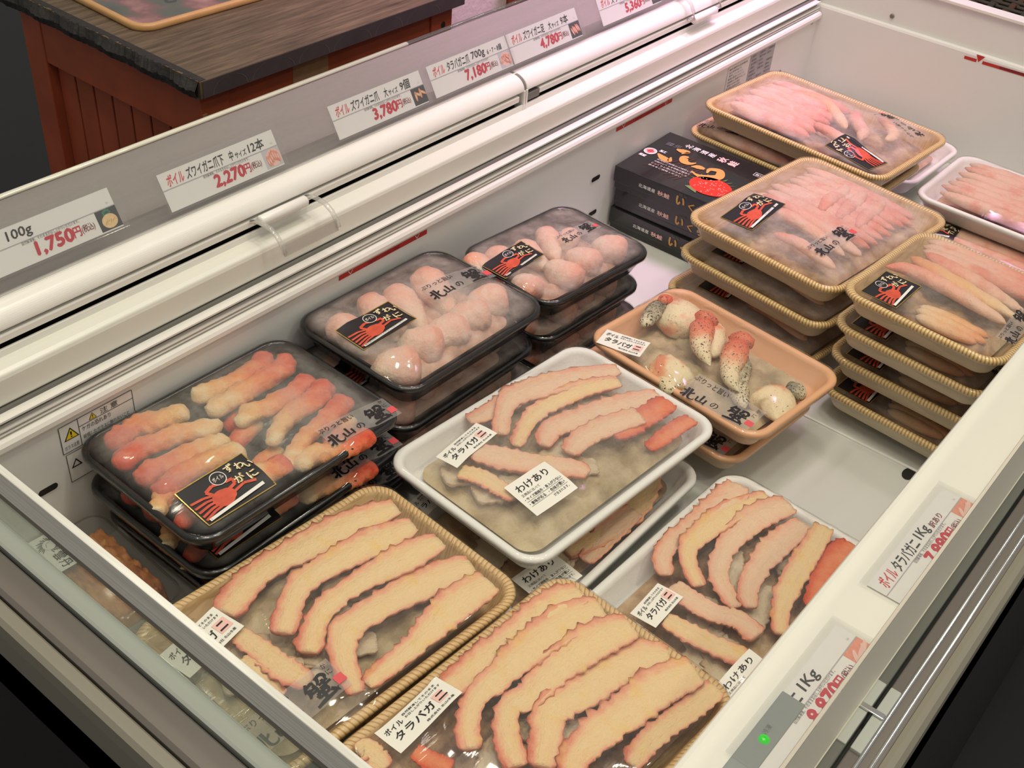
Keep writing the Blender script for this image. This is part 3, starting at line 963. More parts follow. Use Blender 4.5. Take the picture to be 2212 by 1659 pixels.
def sticker(kind, cx, cy, ang, w_, h, dr, parent):
    """a sticker laid over the wrap: sheet and lettering both follow its height"""
    fn, mat, nm = DRAW[kind]
    ca, sa = math.cos(R(ang)), math.sin(R(ang))

    def place(v, off):
        v = np.asarray(v, float)
        x = cx + v[:, 0] * ca - v[:, 1] * sa
        y = cy + v[:, 0] * sa + v[:, 1] * ca
        zz = dr(x, y)
        # paper is stiffer than wrap: ease the height towards the mean around it
        return np.stack([x, y, zz + off + (v[:, 2] if v.shape[1] > 2 else 0)], 1)
    nx, ny = 15, 11
    g = np.array([(-w_ / 2 + w_ * i / (nx - 1), -h / 2 + h * j / (ny - 1)) for j in range(ny) for i in range(nx)])
    F = [(j * nx + i, j * nx + i + 1, (j + 1) * nx + i + 1, (j + 1) * nx + i) for j in range(ny - 1) for i in range(nx - 1)]
    s = mesh(nm, place(g, 0.0007), F, mat, parent, True)
    mb = fn(w_, h)
    V = place(np.array(mb.v), 0.00105)
    mesh('lettering', V, mb.f, mb.mats, s, False, mb.m)
    return s


def kids(o):
    return [c for c in list(o.children)]


def copy_tree(o, parent=None):
    c = o.copy()
    COL.objects.link(c)
    c.parent = parent
    for ch in kids(o):
        copy_tree(ch, c)
    return c


def pose(root, x, y, zrim, yaw, d, rx=0.0, ry=0.0):
    root.rotation_euler = (R(rx), R(ry), R(yaw))
    root.location = Vector((x, y, zrim)) - root.rotation_euler.to_matrix() @ Vector((0, 0, d))


def pack(name, label, cat, group, px, L, W, d, style, fill, stickers, filmmat, rc=0.028, sag=0.0):
    """a wrapped tray; its Empty stands under the middle of the tray"""
    root = empty(name, label, cat, group=group)
    foam_tray(L, W, d, style, root, rc)
    before = set(root.children)
    fill(root)
    inside = [c for c in root.children_recursive if c not in before and c.type == 'MESH']
    dr = Drape(L, W, rc, inside, sag)
    wrap(L, W, rc, dr, filmmat, root)
    for k, x, y, a, ww, hh in stickers:
        sticker(k, x * 1e-3, y * 1e-3, a, ww * 1e-3, hh * 1e-3, dr, root)
    for c in root.children:
        c.location.z = d
    pose(root, *px, d)
    return root


def again(root, label, px, d=0.032):
    c = copy_tree(root)
    c['label'] = label
    pose(c, *px, d)
    return c


# ---------------------------------------------------------------- room
def structure(o):
    o['kind'] = 'structure'
    return o


mb = MB(); mb.box(-3, 6, -3, 5, -0.80, -0.75, 'store_floor'); structure(mb.build('floor'))
mb = MB(); mb.box(1.434, 1.602, 1.245, 1.60, -0.75, 2.2, 'pink_wall'); structure(mb.build('wall_back'))

# ---------------------------------------------------------------- freezer cabinet
XN, XF, YR, YL = 0.2925, 1.95, 0.150, 0.813
fz = empty('display_freezer', 'long white open-top display freezer holding the trays of crab', 'freezer', (1.1, 0.48, -0.75))


def fpart(mb, name, smooth=False, bevel=0.0, parent=None, **k):
    o = mb.build(name, None, smooth, bevel, **k)
    o.parent = parent or fz
    o.matrix_parent_inverse = Matrix.Translation(-fz.location) if parent is None else Matrix()
    return o


mb = MB(); mb.box(XN, XF + .02, YR - .012, YL + .02, -0.02, -0.0005, 'floor_panel'); fpart(mb, 'floor_panel')
mb = MB(); mb.box(1.133, 1.1365, YR, YL, -0.0005, 0.0012, 'liner')
mb.add([(1.1245 + 0.012 * math.cos(t), .2235 + 0.0075 * math.sin(t), 0.0004) for t in [i * math.pi / 12 for i in range(24)]], [tuple(range(24))], 'blackgap')
fpart(mb, 'floor_seam')
mb = MB()
mb.box(XN, XF + .012, YL, YL + .016, 0, 0.170, 'liner')
fpart(mb, 'rear_liner')
mb = MB(); mb.box(XN, XF, YR - .012, YR, 0, 0.2, 'liner'); fpart(mb, 'front_liner')
mb = MB()
mb.extr([(XF, 0), (XF, .190), (XF + .0015, .1935), (XF + .009, .1945), (XF + .009, .257), (XF + .004, .2575), (XF + .004, .262), (XF + .028, .262), (XF + .028, 0)], YR - .04, YL + .008, 'liner', axis='y')
fpart(mb, 'end_liner')
mb = MB(); mb.box(XF + .0025, XF + .030, YR - .05, 1.0, .2575, .2630, 'white'); fpart(mb, 'end_cap', bevel=.001)
# slots in the rear liner
for sx, sz in ((.3858, .1003), (1.2853, .0985), (1.2882, .0397), (1.832, .1005)):
    mb = MB()
    for rad, ht, yy, mm in ((.0125, .0105, YL - .0006, 'white'), (.0105, .0075, YL - .0009, 'blackgap')):
        P = [(sx + (rad - ht / 2) * (1 if math.cos(t) > 0 else -1) + ht / 2 * math.cos(t), yy, sz + ht / 2 * math.sin(t)) for t in [i * math.pi / 14 - math.pi / 2 for i in range(28)]]
        mb.add(P, [tuple(range(28))], mm)
    fpart(mb, 'rail_slot')
# rear rail, from the liner upwards
X0, X1 = 0.20, XF - .004
mb = MB(); mb.extr([(.8125, .168), (.8085, .1695), (.8065, .173), (.8065, .178), (.8085, .1815), (.8120, .1825), (.835, .1825), (.835, .168)], XN, XF - .002, 'white'); fpart(mb, 'lower_bead', smooth=False)
mb = MB()
mb.box(X0, X1, .822, .835, .1820, .1851, 'darkgroove'); mb.box(X0, X1, .8128, .835, .1851, .1864, 'white'); mb.box(X0, X1, .8180, .835, .1864, .1892, 'groove')
mb.box(X0, X1, .8128, .835, .1892, .1908, 'white'); mb.box(X0, X1, .8200, .835, .1908, .1985, 'groove'); mb.box(X0, X1, .8128, .850, .1985, .2005, 'white')
fpart(mb, 'lid_track')
mb = MB(); mb.extr([(.8480, .2040), (.8275, .2045), (.8258, .2065), (.8256, .2320), (.8268, .2362), (.8310, .2386), (.8400, .2394), (.8700, .2394), (.8700, .2040)], X0, XF + .01, 'cream'); fpart(mb, 'rear_ledge', bevel=.0012)
mb = MB(); mb.box(X0, XF + .01, .8462, .8492, .2390, .2466, 'white'); fpart(mb, 'blind_lip', bevel=.0005)
mb = MB(); mb.box(X0, XF + .01, .8600, .8640, .2394, .2720, 'blackgap'); mb.box(X0, XF + .01, .8492, .8600, .2394, .2400, 'blackgap'); fpart(mb, 'blind_slot')
mb = MB(); mb.box(X0, XF + .01, .8235, .85, .2005, .2040, 'groove'); fpart(mb, 'ledge_shadow_strip')  # grey strip stands in for the shadow beneath the ledge
JX = 1.1437
cov = [(.8460 + .0205 * (1 - math.cos(R(a))), .2655 + .0175 * math.sin(R(a))) for a in range(0, 91, 6)] + [(.8740, .2830), (.8740, .2652), (.8600, .2652), (.8470, .2650)]
for a, b in ((X0, JX - .0028), (JX + .0028, XF + .01)):
    mb = MB(); mb.extr(cov, a, b, 'white'); fpart(mb, 'blind_cover', bevel=.0012)
mb = MB(); mb.extr([(y + .0015, z - .0012) for y, z in cov], JX - .0025, JX + .0025, 'greystrip'); mb.box(JX - .004, JX - .001, .8455, .860, .2395, .266, 'white'); mb.box(JX + .001, JX + .004, .8455, .860, .2395, .266, 'white'); fpart(mb, 'cover_joint')
mb = MB(); mb.box(JX + .005, JX + .030, .8460, .8550, .2500, .2600, 'groove'); fpart(mb, 'bar_stop', bevel=.0006)
for a, b, y0 in ((X0, JX - .012, .8462), (JX + .030, XF + .01, .8462)):
    mb = MB(); mb.box(a, b, y0, y0 + .0085, .2528, .2612, 'white'); fpart(mb, 'blind_bar', bevel=.0015)
# rear price guard of clear acrylic
gd = Vector((0, .5, .866)); gn = Vector((0, -.866, .5)); g0 = Vector((0, .868, .28))


def gpt(x, u, off=0.0):
    return g0 + gd * u + gn * off + Vector((x, 0, 0))


mb = MB()
mb.add([gpt(x, u, o) for x in (X0, XF + .02) for u, o in ((-.004, -.0015), (.0835, -.0015), (.0835, .0015), (-.004, .0015))], [(0, 1, 2, 3), (4, 7, 6, 5), (0, 4, 5, 1), (1, 5, 6, 2), (2, 6, 7, 3), (3, 7, 4, 0)], 'acrylic')
fpart(mb, 'rear_price_guard')
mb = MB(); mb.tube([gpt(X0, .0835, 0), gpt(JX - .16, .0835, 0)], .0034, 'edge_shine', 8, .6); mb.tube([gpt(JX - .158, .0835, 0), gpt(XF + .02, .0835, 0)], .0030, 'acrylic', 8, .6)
mb.tube([gpt(X0, .001, .002), gpt(XF + .02, .001, .002)], .0013, 'edge_shine', 8); fpart(mb, 'guard_edge_and_highlight', smooth=True)
mb = MB(); mb.box(X0 - .1, XF + .1, .876, .925, .17, .268, 'taupe_rear'); mb.box(X0 - .1, XF + .1, .925, .94, .15, .20, 'blackgap'); mb.box(X0 - .1, XF + .1, .94, 1.10, -.75, .235, 'taupe_rear'); fpart(mb, 'rear_body', bevel=.003)

# near end: rim, guard with metal cap, body strips
mb = MB(); mb.extr([(XN + .0005, -.02), (XN + .0005, .196), (XN - .0005, .2000), (.2785, .2005), (.2765, .199), (.2765, -.02)], -.02, 1.05, 'rim', axis='y'); fpart(mb, 'near_rim')
mb = MB(); mb.box(.2715, .2766, -.02, 1.05, .15, .192, 'blackgap'); fpart(mb, 'near_seal')
mb = MB(); mb.extr([(.2730, .1), (.2730, .1985), (.2715, .2), (.2520, .1995), (.2490, .196), (.2490, .1)], -.04, 1.05, 'taupe', axis='y'); fpart(mb, 'near_bumper')
mb = MB(); mb.extr([(.2472, .1), (.2472, .1950), (.2455, .1968), (.2370, .1965), (.2335, .1930), (.2325, .18), (.2325, .1)], -.06, 1.05, 'taupe_light', axis='y'); fpart(mb, 'near_outer_bumper')
mb = MB(); mb.box(.2325, .2490, -.04, 1.05, -.74, .15, 'panel_black'); fpart(mb, 'near_side_panel')
mb = MB(); mb.box(.2905, .2925, .09, YL - .005, .1995, .247, 'glass'); fpart(mb, 'near_glass')
mb = MB(); mb.box(.2890, .2915, .09, .90, .2370, .2445, 'taupe'); mb.box(.2885, .2945, .09, .90, .2445, .2730, 'brushed'); fpart(mb, 'metal_cap', bevel=.0008)

# front deck, its frosted price guard and the bumper strips
ZD = .215
mb = MB(); mb.extr([(YR - .012, .185), (YR + .006, .190), (.1645, .196), (.1672, .203), (.1672, .2105), (.1655, .2140), (.1620, ZD), (.0985, ZD), (.0985, .185)], XN, XF + .01, 'cream'); fpart(mb, 'front_deck', bevel=.0008)
mb = MB(); mb.box(XN - .03, XF + .01, .0938, .0962, .200, .304, 'smoky'); fpart(mb, 'front_price_guard')
mb = MB(); mb.box(XN - .03, XF + .01, .0930, .0965, .2030, .2046, 'edge_shine'); mb.box(XN - .03, XF + .01, .0936, .0964, .3035, .3050, 'acrylic'); fpart(mb, 'guard_edge_and_highlight')
mb = MB(); mb.box(.25, XF + .01, .0858, .0985, .12, .2005, 'greystrip'); fpart(mb, 'front_strip', bevel=.0012)
mb = MB(); mb.box(.25, XF + .01, .0830, .0858, .12, .190, 'blackgap'); fpart(mb, 'front_seal')
mb = MB(); mb.box(.25, XF + .01, .0600, .0830, .12, .1990, 'taupe'); fpart(mb, 'front_bumper', bevel=.0012)
for yy in (.0728, .0640):
    mb = MB(); mb.tube([(.25, yy, .1995), (XF, yy, .1995)], .0016, 'chrome', 10, 0.8); fpart(mb, 'chrome_trim', smooth=True)
mb = MB(); mb.extr([(.0600, .12), (.0600, .1985), (.0560, .2000), (.0515, .1985), (.0480, .1940), (.0470, .185), (.0470, .12)], .25, XF + .01, 'taupe_light'); fpart(mb, 'outer_bumper')
mb = MB(); mb.box(.25, XF + .01, .0470, .0625, -.74, .186, 'panel_black'); fpart(mb, 'front_side_panel')
mb = MB()
for a, b in ((.0862, .0982), (.0742, .0826)):
    mb.box(.5650, .6350, a, b, .198, .2022, 'rim')
mb.box(.6010, .6065, .0742, .0990, .2022, .2045, 'chrome')
fpart(mb, 'bumper_joint', bevel=.0008)
# control panel with its green lamp
mb = MB(); mb.box(.40, .5635, .1210, .1400, ZD, ZD + .0022, 'ledgrey'); cp = fpart(mb, 'control_panel', bevel=.0008)
mb = MB()
M['led'] = plain('green_lamp', (0.02, 0.30, 0.02), 0.15)
M['led'].node_tree.nodes['Principled BSDF'].inputs['Emission Color'].default_value = (0.05, 0.8, 0.05, 1)
M['led'].node_tree.nodes['Principled BSDF'].inputs['Emission Strength'].default_value = 0.35
mb.add([(.5170 + .0042 * math.cos(a) * math.cos(b), .1295 + .0042 * math.sin(a) * math.cos(b), ZD + .0022 + .0026 * math.sin(b)) for b in (0, .5, 1.0, 1.5) for a in [i * math.pi / 8 for i in range(16)]],
       [(k * 16 + i, k * 16 + (i + 1) % 16, (k + 1) * 16 + (i + 1) % 16, (k + 1) * 16 + i) for k in range(3) for i in range(16)], 'led')
o = fpart(mb, 'indicator_lamp', smooth=True, parent=cp)
mb = MB(); put_text(mb, '冷凍', .5215, .1300, .009, .0042, 'ink_grey', ZD + .0024, rot=0); fpart(mb, 'lettering', parent=cp)
for sx, sy, sz, ax in ((1.9245, YL - .001, .1685, 'y'), (XF + .008, .686, .2085, 'x')):
    mb = MB()
    P = [(0, .0042 * math.cos(t), .0042 * math.sin(t)) for t in [i * math.pi / 8 for i in range(16)]]
    mb.add([(sx + (b if ax == 'y' else a * 1), sy + (a if ax == 'y' else b), sz + c) for a, b, c in P] + [(sx + (b * .7 if ax == 'y' else -.002), sy + (-.002 if ax == 'y' else b * .7), sz + c * .7) for a, b, c in P],
           [(i, (i + 1) % 16, 16 + (i + 1) % 16, 16 + i) for i in range(16)] + [tuple(range(16, 32))], 'screw')
    fpart(mb, 'screw')


def wallsheet(mb, x0, z0, w_, h, mat, off=.0005):
    mb.add([(x0, YL - off, z0), (x0 + w_, YL - off, z0), (x0 + w_, YL - off, z0 + h), (x0, YL - off, z0 + h)], [(0, 1, 2, 3)], mat)


def onwall(mb2, x0, z0, off=.0008):
    """a flat drawing (x right, y up) set on the rear liner"""
    return [(x0 + v[0], YL - off - v[2], z0 + v[1]) for v in mb2.v]


def wallpart(name, sheet, draw, x0, z0):
    s = fpart(sheet, name)
    d = MB(); d.mats = draw.mats; d.v = onwall(draw, x0, z0); d.f = draw.f; d.m = draw.m
    fpart(d, 'lettering', parent=s).matrix_parent_inverse = Matrix()
    return s


def tri(mb, cx, cy, s):
    mb.poly([(cx - s * .56, cy - s * .40), (cx + s * .56, cy - s * .40), (cx, cy + s * .56)], .0001, 'ink')
    mb.poly([(cx - s * .44, cy - s * .33), (cx + s * .44, cy - s * .33), (cx, cy + s * .43)], .0002, 'yellow')
    mb.poly([(cx - s * .05, cy - s * .08), (cx + s * .05, cy - s * .08), (cx + s * .07, cy + s * .22), (cx - s * .07, cy + s * .22)], .0003, 'ink')
    mb.ell(cx, cy - s * .20, s * .06, s * .06, .0003, 'ink', 10)


# caution stickers
sh = MB(); wallsheet(sh, .4085, .1300, .0820, .0325, 'paper')
d = MB()
for a, b in (((0, 0), (.082, 0)), ((.082, 0), (.082, .0325)), ((.082, .0325), (0, .0325)), ((0, .0325), (0, 0)), ((.0205, 0), (.0205, .0325)), ((.0205, .0225), (.082, .0225))):
    d.line([a, b], .0006, .0001, 'ink')
tri(d, .0115, .0195, .0145); tri(d, .0365, .0268, .0078)
put_text(d, '注 意', .0450, .0238, .020, .0068, 'ink_grey', .0001, bold=.01)
put_text(d, 'ガラス注意', .0025, .0030, .0155, .0050, 'ink_grey', .0001)
put_text(d, 'ケガの恐れあり', .0235, .0150, .032, .0058, 'ink_grey', .0001, bold=.01)
put_text(d, '破損したガラスに触れないこと', .0235, .0060, .052, .0050, 'ink_grey', .0001)
wallpart('caution_sticker', sh, d, .4085, .1300)
sh = MB(); wallsheet(sh, .4105, .0930, .060, .0345, 'paper')
d = MB()
for a, b in (((0, 0), (.06, 0)), ((.06, 0), (.06, .0345)), ((.06, .0345), (0, .0345)), ((0, .0345), (0, 0))):
    d.line([a, b], .0006, .0001, 'ink')
put_text(d, '△', .003, .016, .012, .010, 'ink', .0001, bold=.01)
wallpart('caution_sticker', sh, d, .4105, .0930)
# information plates
sh = MB(); wallsheet(sh, 1.640, .1080, .0715, .0570, 'paper')
d = MB()
for i in range(9):
    put_text(d, ('据付場所の注意事項', '商品は積荷限界線以下に', '陳列してください。', '電源は専用コンセント', '定期的に清掃すること', '霜取りは年に数回', '異常時は電源を切り', '販売店へ連絡する', '冷凍食品用')[i], .004 + .001 * (i % 3), .050 - .0056 * i, .058 - .006 * ((i * 7) % 4), .0036, 'ink_grey', .0001)
wallpart('information_plate', sh, d, 1.640, .1080)
sh = MB(); wallsheet(sh, 1.713, .1080, .083, .0590, 'rule')
d = MB()
for i in range(8):
    for j in range(3):
        if (i, j) not in ((2, 2), (5, 1)):
            put_text(d, ('仕様', '電圧', '形式', '冷媒', '容量', '質量', '製造', '番号')[i] + ('表示', '100V', '50Hz')[j], .004 + .027 * j, .052 - .0068 * i, .014 + .004 * ((i + j) % 3), .0042, 'ink_grey', .0001)
wallpart('information_plate', sh, d, 1.713, .1080)
# load line stickers
for x0 in (.7725, 1.3240):
    sh = MB(); wallsheet(sh, x0, .1590, .148, .0063, 'red_tape')
    d = MB()
    put_text(d, 'SAFETY LOAD LINE', .046, .0014, .054, .0036, 'ink_darkred', .0001)
    for q in (.018, .130):
        d.poly([(q - .004, .0063), (q, .0006), (q + .004, .0063), (q + .003, .0063), (q, .0020), (q - .003, .0063)], .0001, 'ink_white')
    wallpart('load_line_sticker', sh, d, x0, .1590)
mb = MB()
xo = XF - .0006
def xs(pts, mat, off=0):
    mb.add([(xo - off, .5445 - a, .1790 + b) for a, b in pts], [tuple(range(len(pts)))], mat)
xs([(0, 0.0015), (.021, .0018), (.021, .0070), (0, .0065)], 'red_tape'); xs([(.031, .0019), (.150, .0040), (.150, .0095), (.031, .0070)], 'red_tape')
xs([(.0245, .0030), (.0330, .0145), (.0180, .0145)], 'red_tape'); xs([(.060, .0036), (.120, .0046), (.120, .0085), (.060, .0072)], 'ink_darkred', .0002)
fpart(mb, 'load_line_sticker')


# night blind handles
def blind_handle(xc, up):
    h = empty('blind_handle', None, None)
    h.parent = fz
    h.matrix_parent_inverse = Matrix.Translation(-fz.location)
    h.location = (xc, .8385, .2610)
    mb = MB(); mb.tube([(-.033, 0, 0), (-.031, 0, 0), (.031, 0, 0), (.033, 0, 0)], [.0045, .0062, .0062, .0045], 'white', 14); mb.build('roller', h, True)
    arc = [(-.005, .004), (-.012, .0045), (-.024, .0035), (-.034, -.002), (-.041, -.010), (-.044, -.017)] if not up else [(-.005, .004), (-.002, .014), (.004, .024), (.012, .030), (.022, .033), (.030, .032)]
    for s in (-1, 1):
        mb = MB(); mb.tube([(s * .0385, 0.006, 0)] + [(s * .0385, a, b) for a, b in arc], .0032, 'handle_clear', 8, .7); mb.build('handle_arm', h, True)
    a, b = arc[-1]; a0, b0 = arc[-2]
    mb = MB(); mb.add([(x, y + dy, z + dz) for x in (-.0385, .0385) for (y, z), dy, dz in (((a, b), 0, -.004), ((a, b), .002, -.004), ((a0, b0), .002, .001), ((a0, b0), 0, .001))],
                      [(0, 1, 2, 3), (4, 7, 6, 5), (0, 4, 5, 1), (1, 5, 6, 2), (2, 6, 7, 3), (3, 7, 4, 0)], 'grip_clear'); mb.build('handle_grip', h)
    return h


blind_handle(.7185, False)
blind_handle(1.575, True)

# ---------------------------------------------------------------- price cards
def photo(kind, mb, x, y, w_, h, z=.0004):
    rng = random.Random(kind)
    if kind == 'uni':
        mb.poly([(x, y), (x + w_, y), (x + w_, y + h), (x, y + h)], z, 'pic_dark')
        for i in range(9):
            t = i * .7
            mb.ell(x + w_ * .5 + .0025 * math.cos(t), y + h * .80 + .002 * math.sin(t), .0022, .0012, z * 1.2, 'plate_teal', 8, t)
        mb.ell(x + w_ * .52, y + h * .40, w_ * .36, h * .34, z * 1.5, 'pic_cream', 20)
        for i in range(6):
            mb.line([(x + w_ * (.30 + .08 * i), y + h * (.28 + .05 * (i % 3))), (x + w_ * (.36 + .08 * i), y + h * (.42 + .05 * (i % 2)))], .0006, z * 1.8, 'gold_orange')
        return
    ground = {'legs': 'pic_pale', 'claw': 'pic_dark', 'bowl': 'pic_pale', 'rows': 'pic_dark', 'meat': 'pic_coral'}[kind]
    mb.poly([(x, y), (x + w_, y), (x + w_, y + h), (x, y + h)], z, ground)
    if kind in ('legs', 'bowl'):
        mb.ell(x + w_ * .55, y + h * .50, w_ * .44, h * .46, z * 1.2, 'pic_pink', 24)
    n = {'legs': 6, 'claw': 4, 'bowl': 7, 'rows': 5, 'meat': 5}[kind]
    for i in range(n):
        t = (i + .5) / n
        a = {'legs': .15, 'claw': 1.0 * (i % 2), 'bowl': rng.uniform(-1, 1), 'rows': .4, 'meat': 2.2 + rng.uniform(-.3, .3)}[kind]
        cx, cy, l = x + w_ * (.16 + .70 * t), y + h * (.50 + .12 * rng.uniform(-1, 1)), h * .30
        for s, mt in ((1.0, 'pic_coral' if kind != 'meat' else 'pic_pink'), (.55, 'pic_pink' if kind != 'claw' else 'pic_cream')):
            mb.ell(cx, cy, w_ * .075 * s, l * s, z * (1.5 + .3 * i + (.15 if s < 1 else 0)), mt, 14, a)


def price_card(mat, label, group, name1, price, pic, wc=.149, hc=.0388):
    """card in a clear sleeve; drawn flat, x along the text"""
    root = empty('price_card', label, 'price card', group=group)
    mb = MB(); mb.box(0, wc, 0, hc, -.0003, .0003, 'paper'); mb.build('card', root)
    mb = MB()
    z = .0005
    mb.line([(0, hc * .56), (wc, hc * .56)], .0009, z, 'rule')
    for txt, x, w_, y, h, ink in name1:
        put_text(mb, txt, wc * x, hc * y, wc * w_, hc * h, ink, z, bold=.022, shear=.12)
    put_text(mb, '自然解凍後、そのままお召し上がりいただけます。', wc * .33, hc * .475, wc * .40, hc * .085, 'ink_grey', z)
    put_text(mb, price, wc * .39, hc * .07, wc * .27, hc * .40, 'ink_crimson', z, bold=.06, shear=.10)
    put_text(mb, '円', wc * .66, hc * .16, wc * .055, hc * .26, 'ink_crimson', z, bold=.03, shear=.08)
    put_text(mb, '(税込)', wc * .72, hc * .17, wc * .095, hc * .22, 'ink_darkred', z, bold=.02, shear=.08)
    put_text(mb, '北山', wc * .945, hc * .64, wc * .018, hc * .05, 'rule', z)
    mb.build('lettering', root)
    mb = MB(); photo(pic, mb, wc * .845, hc * .03, wc * .155, hc * .52); mb.build('food_photo', root)
    mb = MB(); mb.box(-.004, wc + .005, -.002, hc + .006, .0022, .0027, 'sleeve'); mb.build('clear_sleeve', root, bevel=.002)
    root.matrix_world = mat
    return root


def guardmat(x, u=.0115):
    return Matrix(((1, 0, 0, gpt(x, u, .0024).x), (0, gd.y, gn.y, gpt(x, u, .0024).y), (0, gd.z, gn.z, gpt(x, u, .0024).z), (0, 0, 0, 1)))


NM = lambda *a: list(a)
RW = 'price cards along the rear acrylic guard'
boil = ('ボイル', .05, .14, .61, .30, 'ink_red')
price_card(guardmat(.4005, .0185), 'price card reading 1,750 yen with a small picture of sea urchin', RW, NM(('100g', .255, .17, .61, .30, 'ink')), '1,750', 'uni')
price_card(guardmat(.6035), 'price card reading 2,270 yen with a picture of crab sticks on a plate', RW, NM(boil, ('ズワイガニ爪下', .21, .32, .61, .30, 'ink'), ('中', .58, .035, .62, .27, 'ink'), ('サイズ', .63, .10, .63, .17, 'ink'), ('12本', .75, .14, .61, .30, 'ink')), '2,270', 'legs')
price_card(guardmat(.8350), 'price card reading 3,780 yen with a picture of orange crab claws', RW, NM(boil, ('ズワイガニ爪', .21, .30, .61, .30, 'ink'), ('大', .57, .04, .62, .27, 'ink'), ('サイズ', .62, .10, .63, .17, 'ink'), ('9個', .75, .11, .61, .30, 'ink')), '3,780', 'claw')
price_card(guardmat(.9975), 'price card reading 7,180 yen for 700 grams with a bowl picture', RW, NM(boil, ('タラバガニ爪', .22, .28, .61, .30, 'ink'), ('700g', .53, .17, .61, .30, 'ink'), ('6・7・8個', .73, .19, .63, .20, 'ink')), '7,180', 'bowl')
price_card(guardmat(1.1490), 'price card reading 4,780 yen with a picture of crab legs in rows', RW, NM(boil, ('ズワイガニ足', .21, .30, .61, .30, 'ink'), ('大', .57, .04, .62, .27, 'ink'), ('サイズ', .62, .10, .63, .17, 'ink'), ('9本', .75, .11, .61, .30, 'ink')), '4,780', 'rows')
price_card(guardmat(1.3480), 'price card reading 5,360 yen, farthest along the rear guard', RW, NM(boil, ('ズワイガニ', .21, .30, .61, .30, 'ink')), '5,360', 'claw')
FW = 'price cards lying on the front deck'


def deckmat(x, y):
    return Matrix.Translation((x, y, ZD + .0011))


price_card(deckmat(.7030, .1000), 'price card reading 7,880 yen for 1 kg on the front deck', FW, NM(boil, ('タラバガニ', .21, .27, .61, .30, 'ink'), ('1Kg', .51, .12, .61, .30, 'ink'), ('訳あり', .65, .13, .62, .17, 'ink_darkred')), '7,880', 'meat', .1545, .0390)
price_card(deckmat(.4935, .1000), 'price card reading 8,870 yen for 1 kg beside the green indicator lamp', FW, NM(boil, ('タラバガニ', .21, .27, .61, .30, 'ink'), ('1Kg', .52, .14, .61, .30, 'ink')), '8,870', 'meat', .1545, .0390)

